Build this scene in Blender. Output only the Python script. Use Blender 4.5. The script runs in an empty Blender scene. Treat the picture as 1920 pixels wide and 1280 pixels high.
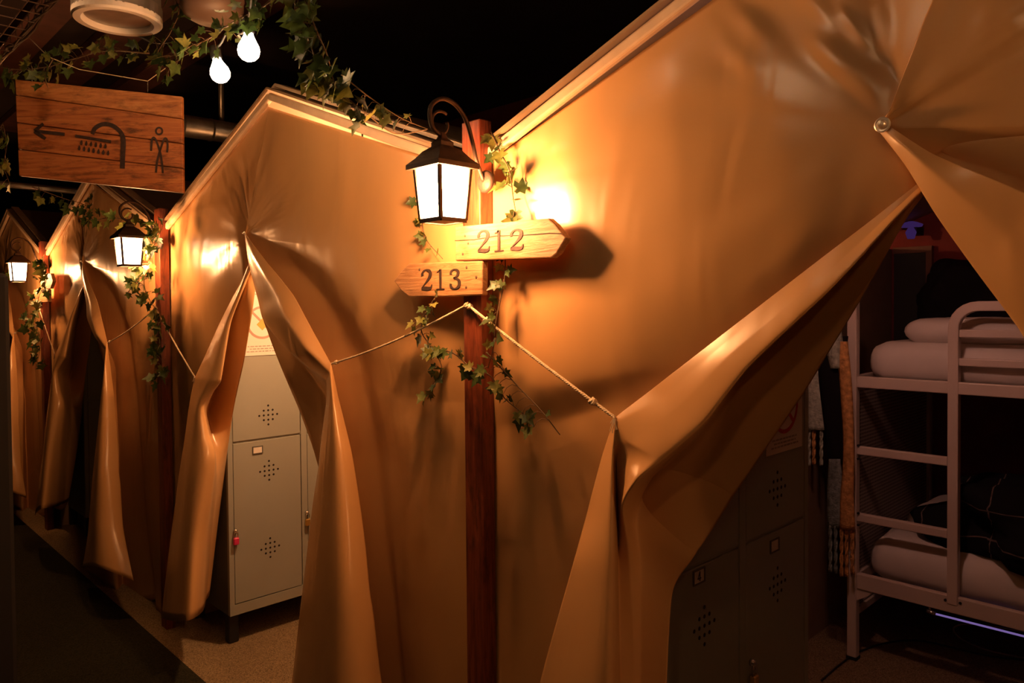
import bpy, math, random
from mathutils import Vector, Matrix, Quaternion, noise

random.seed(7)
SC = bpy.context.scene
COL = SC.collection

# ------------------------------------------------------------------ camera
FPX = 1400.0                      # focal length in pixels of the 1920x1280 frame
CAMZ = 1.62
CAM = Vector((0, 0, CAMZ))
YAW = math.radians(45.8)          # looking left along the row of tents
PITCH = math.radians(1.2)
ROLL = 0.0085
PPY = 603.0                       # principal row
F = Vector((-math.sin(YAW) * math.cos(PITCH), math.cos(YAW) * math.cos(PITCH), -math.sin(PITCH)))
R0 = Vector((math.cos(YAW), math.sin(YAW), 0))
U0 = R0.cross(F)
RV = R0 * math.cos(ROLL) - U0 * math.sin(ROLL)
UV = R0 * math.sin(ROLL) + U0 * math.cos(ROLL)
cam_data = bpy.data.cameras.new('camera')
cam_data.sensor_width = 36.0
cam_data.lens = 36.0 * FPX / 1920.0
cam_data.shift_y = -(640.0 - PPY) / 1920.0
cam_data.clip_start = 0.02
cam = bpy.data.objects.new('camera', cam_data)
COL.objects.link(cam)
M = Matrix.Identity(4)
for i in range(3):
    M[i][0], M[i][1], M[i][2], M[i][3] = RV[i], UV[i], -F[i], CAM[i]
cam.matrix_world = M
SC.camera = cam

# ------------------------------------------------------------------ world / exposure
world = bpy.data.worlds.new('world')
SC.world = world
world.use_nodes = True
world.node_tree.nodes['Background'].inputs['Color'].default_value = (0.30, 0.12, 0.06, 1)
world.node_tree.nodes['Background'].inputs['Strength'].default_value = 0.004
SC.view_settings.view_transform = 'Standard'
SC.view_settings.look = 'None'
SC.view_settings.exposure = 1.0
SC.view_settings.gamma = 1.0
SC.view_settings.use_curve_mapping = False

# lamp strengths (the emitting surfaces are built with the lamps below)
WARM = (1.0, 0.42, 0.14)
W_LANTERN = 72.0
W_LANTERN_RIGHT = 42.0
W_LANTERN_FAR = 64.0
W_BULB = 2.0
W_TENT_B = 95.0
W_TENT_A = 14.5
SC.cycles.max_bounces = 4
SC.cycles.diffuse_bounces = 4
SC.cycles.glossy_bounces = 2
SC.cycles.transparent_max_bounces = 8
SC.cycles.adaptive_threshold = 0.04
SC.cycles.caustics_reflective = False
SC.cycles.caustics_refractive = False

def lamp_light(parent, pos, watts, col, radius):
    """the light a bulb gives off, at the bulb, as a child of its lamp"""
    d = bpy.data.lights.new('bulb_light', 'POINT')
    d.energy = watts; d.color = col; d.shadow_soft_size = radius
    o = bpy.data.objects.new('bulb_light', d)
    COL.objects.link(o)
    o.parent = parent
    o.location = Vector(pos) - ORIG[parent.name]
    return o

D = 1.40            # the tent fronts stand in the plane Y = D
PITCHX = 2.40      # spacing of the posts along the row
POSTX = -1.58       # the numbered post
CANVAS_H = 2.0

def ray(px, py):
    return F + RV * ((px - 960.0) / FPX) - UV * ((py - PPY) / FPX)

def P(px, py, off=0.0):
    """point on the plane Y = D - off (off > 0: in front of the tent fronts)"""
    d = ray(px, py)
    return CAM + d * ((D - off) / d.y)

def PX(px, py, x):
    """point on a plane X = x"""
    d = ray(px, py)
    return CAM + d * (x / d.x)

def PZ(px, py, z):
    d = ray(px, py)
    return CAM + d * ((z - CAMZ) / d.z)

def PT(px, py, t):
    """point at depth t along the view"""
    return CAM + ray(px, py) * t

# ------------------------------------------------------------------ materials
def new_mat(name):
    m = bpy.data.materials.new(name)
    m.use_nodes = True
    nt = m.node_tree
    return m, nt, nt.nodes['Principled BSDF']

def N(nt, t, **kw):
    n = nt.nodes.new(t)
    for k, v in kw.items():
        if k in n.inputs:
            n.inputs[k].default_value = v
        else:
            setattr(n, k, v)
    return n

def simple(name, col, rough=0.5, metal=0.0, var=0.15, vscale=8.0, bump=0.0, bscale=60.0, spec=0.5, coat=0.0, sheen=0.0):
    m, nt, b = new_mat(name)
    b.inputs['Roughness'].default_value = rough
    b.inputs['Metallic'].default_value = metal
    b.inputs['Specular IOR Level'].default_value = spec
    b.inputs['Coat Weight'].default_value = coat
    b.inputs['Sheen Weight'].default_value = sheen
    tc = N(nt, 'ShaderNodeTexCoord')
    no = N(nt, 'ShaderNodeTexNoise', Scale=vscale, Detail=5.0)
    nt.links.new(tc.outputs['Object'], no.inputs['Vector'])
    r = N(nt, 'ShaderNodeValToRGB')
    r.color_ramp.elements[0].position = 0.3
    r.color_ramp.elements[1].position = 0.7
    r.color_ramp.elements[0].color = tuple(c * (1 - var) for c in col) + (1,)
    r.color_ramp.elements[1].color = tuple(min(1, c * (1 + var)) for c in col) + (1,)
    nt.links.new(no.outputs['Fac'], r.inputs['Fac'])
    nt.links.new(r.outputs['Color'], b.inputs['Base Color'])
    if bump > 0:
        n2 = N(nt, 'ShaderNodeTexNoise', Scale=bscale, Detail=4.0)
        nt.links.new(tc.outputs['Object'], n2.inputs['Vector'])
        bp = N(nt, 'ShaderNodeBump', Strength=bump, Distance=0.01)
        nt.links.new(n2.outputs['Fac'], bp.inputs['Height'])
        nt.links.new(bp.outputs['Normal'], b.inputs['Normal'])
    return m

def wood(name, c1, c2, c3, scale=(1, 1, 1), rough=0.55, bump=0.25, stain=0.5):
    """grain stretched along the axis with the smallest scale"""
    m, nt, b = new_mat(name)
    tc = N(nt, 'ShaderNodeTexCoord')
    mp = N(nt, 'ShaderNodeMapping')
    mp.inputs['Scale'].default_value = scale
    nt.links.new(tc.outputs['Object'], mp.inputs['Vector'])
    n1 = N(nt, 'ShaderNodeTexNoise', Scale=3.0, Detail=8.0, Roughness=0.65, Distortion=1.2)
    nt.links.new(mp.outputs['Vector'], n1.inputs['Vector'])
    r = N(nt, 'ShaderNodeValToRGB')
    e = r.color_ramp.elements
    e[0].position, e[0].color = 0.3, c1 + (1,)
    e[1].position, e[1].color = 0.72, c3 + (1,)
    k = e.new(0.5); k.color = c2 + (1,)
    nt.links.new(n1.outputs['Fac'], r.inputs['Fac'])
    n2 = N(nt, 'ShaderNodeTexNoise', Scale=7.0, Detail=6.0, Roughness=0.7)
    mp2 = N(nt, 'ShaderNodeMapping')
    mp2.inputs['Scale'].default_value = tuple(s ** 0.5 for s in scale)
    nt.links.new(tc.outputs['Object'], mp2.inputs['Vector'])
    nt.links.new(mp2.outputs['Vector'], n2.inputs['Vector'])
    r2 = N(nt, 'ShaderNodeValToRGB')
    r2.color_ramp.elements[0].position = 0.34
    r2.color_ramp.elements[0].color = (1 - stain,) * 3 + (1,)
    r2.color_ramp.elements[1].position = 0.5
    r2.color_ramp.elements[1].color = (1, 1, 1, 1)
    nt.links.new(n2.outputs['Fac'], r2.inputs['Fac'])
    mx = N(nt, 'ShaderNodeMixRGB', blend_type='MULTIPLY')
    mx.inputs['Fac'].default_value = 1.0
    nt.links.new(r.outputs['Color'], mx.inputs['Color1'])
    nt.links.new(r2.outputs['Color'], mx.inputs['Color2'])
    nt.links.new(mx.outputs['Color'], b.inputs['Base Color'])
    b.inputs['Roughness'].default_value = rough
    bp = N(nt, 'ShaderNodeBump', Strength=bump, Distance=0.004)
    nt.links.new(n1.outputs['Fac'], bp.inputs['Height'])
    nt.links.new(bp.outputs['Normal'], b.inputs['Normal'])
    return m

def emit(name, col, strength, quiet=True):
    m = bpy.data.materials.new(name)
    m.use_nodes = True
    nt = m.node_tree
    nt.nodes.remove(nt.nodes['Principled BSDF'])
    e = nt.nodes.new('ShaderNodeEmission')
    e.inputs['Color'].default_value = col + (1,)
    e.inputs['Strength'].default_value = strength
    nt.links.new(e.outputs[0], nt.nodes['Material Output'].inputs['Surface'])
    m.cycles.emission_sampling = 'NONE' if quiet else 'AUTO'
    return m

def lit_glass(name, col, strength, clear):
    """frosted lantern glass: lets most light through and glows itself"""
    m = emit(name, col, strength)
    nt = m.node_tree
    e = [n for n in nt.nodes if n.type == 'EMISSION'][0]
    t = nt.nodes.new('ShaderNodeBsdfTransparent')
    mx = nt.nodes.new('ShaderNodeMixShader')
    mx.inputs[0].default_value = 1 - clear
    nt.links.new(t.outputs[0], mx.inputs[1])
    nt.links.new(e.outputs[0], mx.inputs[2])
    nt.links.new(mx.outputs[0], nt.nodes['Material Output'].inputs['Surface'])
    return m

def canvas_mat():
    m, nt, b = new_mat('tarpaulin')
    tc = N(nt, 'ShaderNodeTexCoord')
    n1 = N(nt, 'ShaderNodeTexNoise', Scale=1.6, Detail=5.0, Roughness=0.55)
    nt.links.new(tc.outputs['Object'], n1.inputs['Vector'])
    r = N(nt, 'ShaderNodeValToRGB')
    r.color_ramp.elements[0].position = 0.3
    r.color_ramp.elements[0].color = (0.54, 0.295, 0.12, 1)
    r.color_ramp.elements[1].position = 0.75
    r.color_ramp.elements[1].color = (0.61, 0.345, 0.15, 1)
    nt.links.new(n1.outputs['Fac'], r.inputs['Fac'])
    nt.links.new(r.outputs['Color'], b.inputs['Base Color'])
    b.inputs['Roughness'].default_value = 0.27
    b.inputs['Specular IOR Level'].default_value = 0.5
    # soft creases: broad dents stretched down the cloth, fine weave on top
    mp = N(nt, 'ShaderNodeMapping')
    mp.inputs['Scale'].default_value = (5.5, 3.0, 1.7)
    nt.links.new(tc.outputs['Object'], mp.inputs['Vector'])
    n2 = N(nt, 'ShaderNodeTexNoise', Scale=1.0, Detail=2.0, Roughness=0.5, Distortion=0.9)
    nt.links.new(mp.outputs['Vector'], n2.inputs['Vector'])
    b1 = N(nt, 'ShaderNodeBump', Strength=0.16, Distance=0.04)
    nt.links.new(n2.outputs['Fac'], b1.inputs['Height'])
    nt.links.new(b1.outputs['Normal'], b.inputs['Normal'])
    return m

def carpet(name, c1, c2, scale):
    m, nt, b = new_mat(name)
    tc = N(nt, 'ShaderNodeTexCoord')
    n1 = N(nt, 'ShaderNodeTexNoise', Scale=scale, Detail=3.0, Roughness=0.8)
    nt.links.new(tc.outputs['Object'], n1.inputs['Vector'])
    r = N(nt, 'ShaderNodeValToRGB')
    r.color_ramp.elements[0].position, r.color_ramp.elements[0].color = 0.35, c1 + (1,)
    r.color_ramp.elements[1].position, r.color_ramp.elements[1].color = 0.65, c2 + (1,)
    nt.links.new(n1.outputs['Fac'], r.inputs['Fac'])
    nt.links.new(r.outputs['Color'], b.inputs['Base Color'])
    b.inputs['Roughness'].default_value = 0.95
    b.inputs['Specular IOR Level'].default_value = 0.1
    bp = N(nt, 'ShaderNodeBump', Strength=0.8, Distance=0.006)
    nt.links.new(n1.outputs['Fac'], bp.inputs['Height'])
    nt.links.new(bp.outputs['Normal'], b.inputs['Normal'])
    return m

def leaf_mat():
    m, nt, b = new_mat('ivy_leaf')
    oi = N(nt, 'ShaderNodeObjectInfo')
    r = N(nt, 'ShaderNodeValToRGB')
    e = r.color_ramp.elements
    e[0].color = (0.04, 0.075, 0.018, 1)
    e[1].color = (0.30, 0.28, 0.07, 1)
    k = e.new(0.6); k.color = (0.09, 0.135, 0.028, 1)
    nt.links.new(oi.outputs['Random'], r.inputs['Fac'])
    tc = N(nt, 'ShaderNodeTexCoord')
    n1 = N(nt, 'ShaderNodeTexNoise', Scale=3.0, Detail=4.0)
    nt.links.new(tc.outputs['Object'], n1.inputs['Vector'])
    mx = N(nt, 'ShaderNodeMixRGB', blend_type='MULTIPLY')
    mx.inputs['Fac'].default_value = 0.7
    nt.links.new(r.outputs['Color'], mx.inputs['Color1'])
    r2 = N(nt, 'ShaderNodeValToRGB')
    r2.color_ramp.elements[0].position = 0.35
    r2.color_ramp.elements[0].color = (0.35, 0.4, 0.3, 1)
    r2.color_ramp.elements[1].position = 0.65
    nt.links.new(n1.outputs['Fac'], r2.inputs['Fac'])
    nt.links.new(r2.outputs['Color'], mx.inputs['Color2'])
    nt.links.new(mx.outputs['Color'], b.inputs['Base Color'])
    b.inputs['Roughness'].default_value = 0.5
    tr = N(nt, 'ShaderNodeBsdfTranslucent')
    nt.links.new(mx.outputs['Color'], tr.inputs['Color'])
    ms = N(nt, 'ShaderNodeMixShader')
    ms.inputs[0].default_value = 0.25
    nt.links.new(b.outputs[0], ms.inputs[1])
    nt.links.new(tr.outputs[0], ms.inputs[2])
    nt.links.new(ms.outputs[0], nt.nodes['Material Output'].inputs['Surface'])
    return m

def plaid_mat():
    m, nt, b = new_mat('dark_plaid')
    tc = N(nt, 'ShaderNodeTexCoord')
    cols = []
    for ax in (0, 2):
        sp = N(nt, 'ShaderNodeSeparateXYZ')
        wn = N(nt, 'ShaderNodeTexNoise', Scale=3.0)
        nt.links.new(tc.outputs['Object'], wn.inputs['Vector'])
        ma = N(nt, 'ShaderNodeMixRGB', blend_type='ADD'); ma.inputs['Fac'].default_value = 0.10
        nt.links.new(tc.outputs['Object'], ma.inputs['Color1']); nt.links.new(wn.outputs['Color'], ma.inputs['Color2'])
        nt.links.new(ma.outputs['Color'], sp.inputs[0])
        mu = N(nt, 'ShaderNodeMath', operation='MULTIPLY'); mu.inputs[1].default_value = 7.0
        nt.links.new(sp.outputs[ax], mu.inputs[0])
        fr = N(nt, 'ShaderNodeMath', operation='FRACT')
        nt.links.new(mu.outputs[0], fr.inputs[0])
        lt = N(nt, 'ShaderNodeMath', operation='LESS_THAN'); lt.inputs[1].default_value = 0.035
        nt.links.new(fr.outputs[0], lt.inputs[0])
        cols.append(lt)
    ad = N(nt, 'ShaderNodeMath', operation='MAXIMUM')
    nt.links.new(cols[0].outputs[0], ad.inputs[0]); nt.links.new(cols[1].outputs[0], ad.inputs[1])
    no = N(nt, 'ShaderNodeTexNoise', Scale=30.0)
    mu = N(nt, 'ShaderNodeMath', operation='MULTIPLY')
    nt.links.new(ad.outputs[0], mu.inputs[0]); nt.links.new(no.outputs['Fac'], mu.inputs[1])
    mx = N(nt, 'ShaderNodeMixRGB')
    mx.inputs['Color1'].default_value = (0.012, 0.012, 0.014, 1)
    mx.inputs['Color2'].default_value = (0.30, 0.22, 0.20, 1)
    nt.links.new(mu.outputs[0], mx.inputs['Fac'])
    nt.links.new(mx.outputs['Color'], b.inputs['Base Color'])
    b.inputs['Roughness'].default_value = 0.95
    b.inputs['Specular IOR Level'].default_value = 0.05
    return m

def perforated_mat():
    m, nt, b = new_mat('perforated_metal')
    tc = N(nt, 'ShaderNodeTexCoord')
    mp = N(nt, 'ShaderNodeMapping'); mp.inputs['Scale'].default_value = (60, 60, 60)
    nt.links.new(tc.outputs['Object'], mp.inputs['Vector'])
    w = N(nt, 'ShaderNodeTexVoronoi', Scale=1.0); w.inputs['Randomness'].default_value = 0.0
    nt.links.new(mp.outputs['Vector'], w.inputs['Vector'])
    r = N(nt, 'ShaderNodeValToRGB')
    r.color_ramp.elements[0].position = 0.28; r.color_ramp.elements[0].color = (0.02, 0.015, 0.014, 1)
    r.color_ramp.elements[1].position = 0.36; r.color_ramp.elements[1].color = (0.42, 0.35, 0.32, 1)
    nt.links.new(w.outputs['Distance'], r.inputs['Fac'])
    nt.links.new(r.outputs['Color'], b.inputs['Base Color'])
    b.inputs['Roughness'].default_value = 0.5
    return m

MT = {
    'canvas': canvas_mat(),
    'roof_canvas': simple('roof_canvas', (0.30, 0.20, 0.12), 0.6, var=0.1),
    'trim': simple('pale_trim', (0.70, 0.50, 0.33), 0.45, var=0.08, vscale=20),
    'trim_dark': simple('dark_joint', (0.10, 0.06, 0.04), 0.5),
    'bolt': simple('bolt_metal', (0.70, 0.62, 0.52), 0.35, metal=0.6, vscale=60),
    'post': wood('stained_post', (0.085, 0.014, 0.007), (0.20, 0.040, 0.015), (0.32, 0.085, 0.03), (16, 16, 1.2), rough=0.5, stain=0.6),
    'arrow': wood('arrow_board_wood', (0.28, 0.13, 0.05), (0.42, 0.21, 0.09), (0.55, 0.31, 0.15), (2.2, 14, 26), rough=0.6, bump=0.6, stain=0.35),
    'plank': wood('sign_plank_wood', (0.17, 0.045, 0.014), (0.36, 0.115, 0.032), (0.48, 0.19, 0.06), (1.4, 1.4, 22), rough=0.55, bump=0.4, stain=0.72),
    'plank_light': wood('sign_plank_light', (0.26, 0.085, 0.025), (0.44, 0.17, 0.05), (0.56, 0.26, 0.09), (3.0, 3.0, 24), rough=0.55, bump=0.4, stain=0.5),
    'ink': simple('burnt_ink', (0.03, 0.014, 0.01), 0.75, var=0.5, vscale=90),
    'ink_faded': simple('faded_ink', (0.055, 0.02, 0.012), 0.75, var=0.6, vscale=120),
    'iron': simple('lantern_iron', (0.055, 0.03, 0.02), 0.55, metal=0.2, var=0.3, vscale=40, bump=0.15, bscale=200),
    'rope': simple('cotton_rope', (0.72, 0.58, 0.42), 0.9, var=0.12, vscale=150, spec=0.1),
    'leaf': leaf_mat(),
    'stem': simple('vine_stem', (0.13, 0.075, 0.035), 0.7),
    'locker': simple('locker_paint', (0.36, 0.37, 0.33), 0.42, var=0.05, vscale=3),
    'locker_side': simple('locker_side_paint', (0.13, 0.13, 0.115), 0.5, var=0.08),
    'black': simple('black_plastic', (0.012, 0.011, 0.010), 0.6),
    'hole': simple('hole_dark', (0.012, 0.008, 0.006), 0.9),
    'steel': simple('steel', (0.6, 0.58, 0.55), 0.25, metal=0.9, vscale=40),
    'brass': simple('brass', (0.72, 0.48, 0.15), 0.28, metal=0.8, vscale=40),
    'pink': simple('pink_padlock', (0.75, 0.04, 0.16), 0.35),
    'paper': simple('paper', (0.80, 0.76, 0.72), 0.7, var=0.03),
    'print_grey': simple('print_grey', (0.42, 0.38, 0.36), 0.8),
    'print_black': simple('print_black', (0.05, 0.045, 0.045), 0.8),
    'print_red': simple('print_red', (0.62, 0.06, 0.05), 0.7),
    'print_orange': simple('print_orange', (0.80, 0.42, 0.10), 0.7),
    'bed': simple('bed_paint', (0.66, 0.57, 0.52), 0.4, var=0.04, vscale=4),
    'perf': perforated_mat(),
    'sheet': simple('white_sheet', (0.72, 0.68, 0.66), 0.85, var=0.06, vscale=6, bump=0.3, bscale=7, spec=0.15),
    'plaid': plaid_mat(),
    'dark_cloth': simple('dark_cloth', (0.012, 0.010, 0.012), 0.95, spec=0.05),
    'wool_grey': simple('wool_grey', (0.42, 0.46, 0.40), 0.95, var=0.35, vscale=50, bump=0.6, bscale=120, spec=0.05),
    'wool_teal': simple('wool_teal', (0.20, 0.24, 0.24), 0.95, var=0.35, vscale=50, bump=0.6, bscale=120, spec=0.05),
    'wool_ochre': simple('wool_ochre', (0.58, 0.31, 0.12), 0.95, var=0.35, vscale=50, bump=0.6, bscale=120, spec=0.05),
    'floor_tan': carpet('tan_carpet', (0.10, 0.065, 0.035), (0.40, 0.29, 0.17), 190),
    'floor_dark': carpet('dark_carpet', (0.012, 0.011, 0.007), (0.042, 0.038, 0.022), 150),
    'ceiling': simple('ceiling_paint', (0.035, 0.018, 0.013), 0.9, var=0.3, vscale=2),
    'beam': simple('ceiling_board', (0.13, 0.045, 0.03), 0.8, var=0.35, vscale=5),
    'wall_dark': simple('dark_wall', (0.007, 0.005, 0.004), 0.9),
    'wall_red': simple('maroon_wall', (0.21, 0.025, 0.022), 0.8, var=0.12),
    'galv': simple('galvanised', (0.42, 0.38, 0.34), 0.38, metal=0.85, var=0.2, vscale=14),
    'white_can': simple('white_enamel', (0.78, 0.70, 0.62), 0.35, var=0.05),
    'shade_brown': simple('shade_metal', (0.11, 0.065, 0.045), 0.5),
    'wire': simple('wire_steel', (0.35, 0.26, 0.22), 0.4, metal=0.6),
    'frame_brown': simple('brown_frame', (0.16, 0.06, 0.035), 0.6),
    'lantern_glass': lit_glass('lantern_glass', (1.0, 0.78, 0.52), 9.0, 0.72),
    'lantern_bulb': emit('lantern_bulb', (1.0, 0.62, 0.3), 40.0),
    'bulb': emit('festoon_bulb', (1.0, 0.80, 0.55), 12.0),
    'bulb_b': emit('tent_bulb', (1.0, 0.58, 0.30), 20.0),
    'bulb_a': emit('rosy_fill_bulb', (1.0, 0.48, 0.36), 20.0),
    'led': emit('purple_led', (0.50, 0.32, 0.95), 0.16, False),
    'led_lamp': emit('purple_lamp', (0.34, 0.14, 0.8), 0.04),
}

# ------------------------------------------------------------------ object helpers
ORIG = {}

def tag(o, label=None, cat=None, group=None, kind=None):
    if label: o['label'] = label
    if cat: o['category'] = cat
    if group: o['group'] = group
    if kind: o['kind'] = kind
    return o

def thing(name, loc, label, cat, group=None):
    o = bpy.data.objects.new(name, None)
    o.empty_display_size = 0.05
    COL.objects.link(o)
    o.location = loc
    ORIG[o.name] = Vector(loc)
    return tag(o, label, cat, group)

def build(name, verts, faces, mat, parent=None, smooth=False, origin=None):
    """verts are world positions; the object's origin is its parent's origin, or the base of its own box"""
    if parent is not None:
        og = ORIG[parent.name]
    else:
        xs = [v[0] for v in verts]; ys = [v[1] for v in verts]; zs = [v[2] for v in verts]
        og = Vector(((min(xs) + max(xs)) / 2, (min(ys) + max(ys)) / 2, min(zs))) if origin is None else Vector(origin)
    me = bpy.data.meshes.new(name)
    me.from_pydata([(v[0] - og.x, v[1] - og.y, v[2] - og.z) for v in verts], [], faces)
    me.materials.append(MT[mat] if isinstance(mat, str) else mat)
    if smooth:
        me.polygons.foreach_set('use_smooth', [True] * len(me.polygons))
    me.update()
    o = bpy.data.objects.new(name, me)
    COL.objects.link(o)
    if parent is not None:
        o.parent = parent
    else:
        o.location = og
    ORIG[o.name] = og
    return o

def copy_tree(o, shift=(0, 0, 0), parent=None):
    c = o.copy()
    COL.objects.link(c)
    c.parent = parent
    if parent is None:
        c.location = Vector(o.location) + Vector(shift)
    for ch in list(o.children):
        copy_tree(ch, parent=c)
    return c

class MB:
    """collects shapes; build() makes ONE mesh of them"""
    def __init__(s): s.v, s.f = [], []
    def add(s, v, f):
        n = len(s.v); s.v += [tuple(x) for x in v]; s.f += [tuple(i + n for i in q) for q in f]
        return s
    def box(s, a, b, bev=0.0):
        x0, y0, z0 = a; x1, y1, z1 = b
        if bev <= 0:
            v = [(x0, y0, z0), (x1, y0, z0), (x1, y1, z0), (x0, y1, z0), (x0, y0, z1), (x1, y0, z1), (x1, y1, z1), (x0, y1, z1)]
            f = [(0, 3, 2, 1), (4, 5, 6, 7), (0, 1, 5, 4), (1, 2, 6, 5), (2, 3, 7, 6), (3, 0, 4, 7)]
            return s.add(v, f)
        # chamfered box: three nested rings
        k = bev
        def ring(z, i): return [(x0 + i, y0 + k - min(i, k) * 0, z)] if False else [
            (x0 + k + i, y0 + i, z), (x1 - k - i, y0 + i, z), (x1 - i, y0 + k + i, z), (x1 - i, y1 - k - i, z),
            (x1 - k - i, y1 - i, z), (x0 + k + i, y1 - i, z), (x0 + i, y1 - k - i, z), (x0 + i, y0 + k + i, z)]
        rings = [ring(z0, k), ring(z0 + k, 0), ring(z1 - k, 0), ring(z1, k)]
        v = sum(rings, []); f = []
        for r in range(3):
            for j in range(8):
                f.append((r * 8 + j, r * 8 + (j + 1) % 8, r * 8 + 8 + (j + 1) % 8, r * 8 + 8 + j))
        f.append(tuple(range(7, -1, -1))); f.append(tuple(range(24, 32)))
        return s.add(v, f)
    def tube(s, pts, rad, n=8, cap=True, closed=False):
        pts = [Vector(p) for p in pts]
        m = len(pts)
        rads = rad if isinstance(rad, (list, tuple)) else [rad] * m
        v, f = [], []
        up = None
        for i, p in enumerate(pts):
            if closed:
                t = pts[(i + 1) % m] - pts[i - 1]
            else:
                t = pts[min(i + 1, m - 1)] - pts[max(i - 1, 0)]
            t = t.normalized() if t.length > 1e-9 else Vector((0, 0, 1))
            if up is None:
                up = Vector((0, 0, 1)) if abs(t.z) < 0.9 else Vector((1, 0, 0))
            a = t.cross(up)
            a = a.normalized() if a.length > 1e-6 else t.orthogonal().normalized()
            b = a.cross(t).normalized()
            up = b
            for j in range(n):
                w = 2 * math.pi * j / n
                v.append(p + (a * math.cos(w) + b * math.sin(w)) * rads[i])
        for i in range(m if closed else m - 1):
            for j in range(n):
                i2 = (i + 1) % m
                f.append((i * n + j, i * n + (j + 1) % n, i2 * n + (j + 1) % n, i2 * n + j))
        if cap and not closed:
            f.append(tuple(range(n - 1, -1, -1))); f.append(tuple(range((m - 1) * n, m * n)))
        return s.add(v, f)
    def lathe(s, prof, center, n=24, axis=Vector((0, 0, 1))):
        """prof: list of (radius, height along axis)"""
        axis = Vector(axis).normalized(); a = axis.orthogonal().normalized(); b = axis.cross(a)
        c = Vector(center); v, f = [], []
        for r, h in prof:
            for j in range(n):
                w = 2 * math.pi * j / n
                v.append(c + axis * h + (a * math.cos(w) + b * math.sin(w)) * r)
        for i in range(len(prof) - 1):
            for j in range(n):
                f.append((i * n + j, i * n + (j + 1) % n, (i + 1) * n + (j + 1) % n, (i + 1) * n + j))
        if prof[0][0] > 1e-6: f.append(tuple(range(n - 1, -1, -1)))
        if prof[-1][0] > 1e-6: f.append(tuple(range((len(prof) - 1) * n, len(prof) * n)))
        return s.add(v, f)
    def prism(s, poly, d):
        """poly: list of world points (one flat face), d: extrusion vector"""
        n = len(poly); d = Vector(d)
        v = [Vector(p) for p in poly] + [Vector(p) + d for p in poly]
        f = [tuple(range(n - 1, -1, -1)), tuple(range(n, 2 * n))]
        f += [(i, (i + 1) % n, n + (i + 1) % n, n + i) for i in range(n)]
        return s.add(v, f)
    def bar(s, a, b, w, h, up=(0, 0, 1)):
        """rectangular bar from a to b, w sideways, h along up"""
        a, b = Vector(a), Vector(b); t = (b - a).normalized(); u = Vector(up)
        sd = t.cross(u).normalized(); u2 = sd.cross(t).normalized()
        q = [a + sd * x * w / 2 + u2 * y * h / 2 for x, y in ((-1, -1), (1, -1), (1, 1), (-1, 1))]
        return s.prism(q, b - a)
    def build(s, name, mat, parent=None, smooth=False, origin=None):
        return build(name, s.v, s.f, mat, parent, smooth, origin)

def bevel(o, w=0.004, seg=2, ang=40):
    m = o.modifiers.new('bevel', 'BEVEL'); m.width = w; m.segments = seg; m.limit_method = 'ANGLE'; m.angle_limit = math.radians(ang)
    return o

def spl(pts, n, ten=0.5, tens=None):
    """cardinal spline through points (tuples of any length), n steps per span"""
    pts = [tuple(p) for p in pts]; m = len(pts); out = []
    for i in range(m - 1):
        p1, p2 = pts[i], pts[i + 1]
        p0 = pts[i - 1] if i > 0 else tuple(2 * a - b for a, b in zip(p1, p2))
        p3 = pts[i + 2] if i + 2 < m else tuple(2 * b - a for a, b in zip(p1, p2))
        for k in range(n):
            t = k / n; t2 = t * t; t3 = t2 * t
            h1, h2, h3, h4 = 2 * t3 - 3 * t2 + 1, -2 * t3 + 3 * t2, t3 - 2 * t2 + t, t3 - t2
            ta, tb = (tens[i], tens[i + 1]) if tens else (ten, ten)
            out.append(tuple(h1 * b + h2 * c + h3 * ta * (c - a) + h4 * tb * (d - b) for a, b, c, d in zip(p0, p1, p2, p3)))
    out.append(pts[-1])
    return out

# ================================================================== STRUCTURE
# floor of the tents (tan carpet), corridor carpet beside it, walls, ceiling
o = MB().box((-11, 1.27, -0.06), (3.4, 4.66, 0.0)).build('floor', 'floor_tan'); tag(o, kind='structure')
o = MB().box((-11, -2.2, -0.06), (3.4, 1.27, 0.004)).build('floor_corridor', 'floor_dark'); tag(o, kind='structure')
o = MB().box((-11, -2.2, 3.4), (3.4, 4.66, 3.46)).build('ceiling', 'ceiling'); tag(o, kind='structure')
o = MB().box((-11, 4.60, 0), (3.4, 4.66, 3.4)).build('wall_back', 'wall_red'); tag(o, kind='structure')
o = MB().box((-11, -2.26, 0), (3.4, -2.2, 3.4)).build('wall_corridor', 'wall_dark'); tag(o, kind='structure')
o = MB().box((-11.06, -2.2, 0), (-11, 4.6, 3.4)).build('wall_left', 'wall_dark'); tag(o, kind='structure')
o = MB().box((3.4, -2.2, 0), (3.46, 4.6, 3.4)).build('wall_right', 'wall_dark'); tag(o, kind='structure')
# dark end of a corridor partition at the left rim of the picture
o = MB().box((-2.60, -2.19, 0), (-2.37, 0.43, 1.72), 0.01).build('wall_partition', 'wall_dark'); tag(o, kind='structure')
# canvas partitions between neighbouring tents
for i in range(-1, 4):
    x = POSTX - PITCHX * i
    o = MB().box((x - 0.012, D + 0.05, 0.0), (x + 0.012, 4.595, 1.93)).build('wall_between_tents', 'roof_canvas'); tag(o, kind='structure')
# boards under the ceiling above the corridor
for i in range(5):
    y = 0.2 + i * 0.42
    o = MB().box((-8.5, y, 3.33), (-3.2, y + 0.20, 3.399), 0.006).build('trim_%d' % (i + 1), 'beam'); tag(o, kind='structure')

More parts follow.
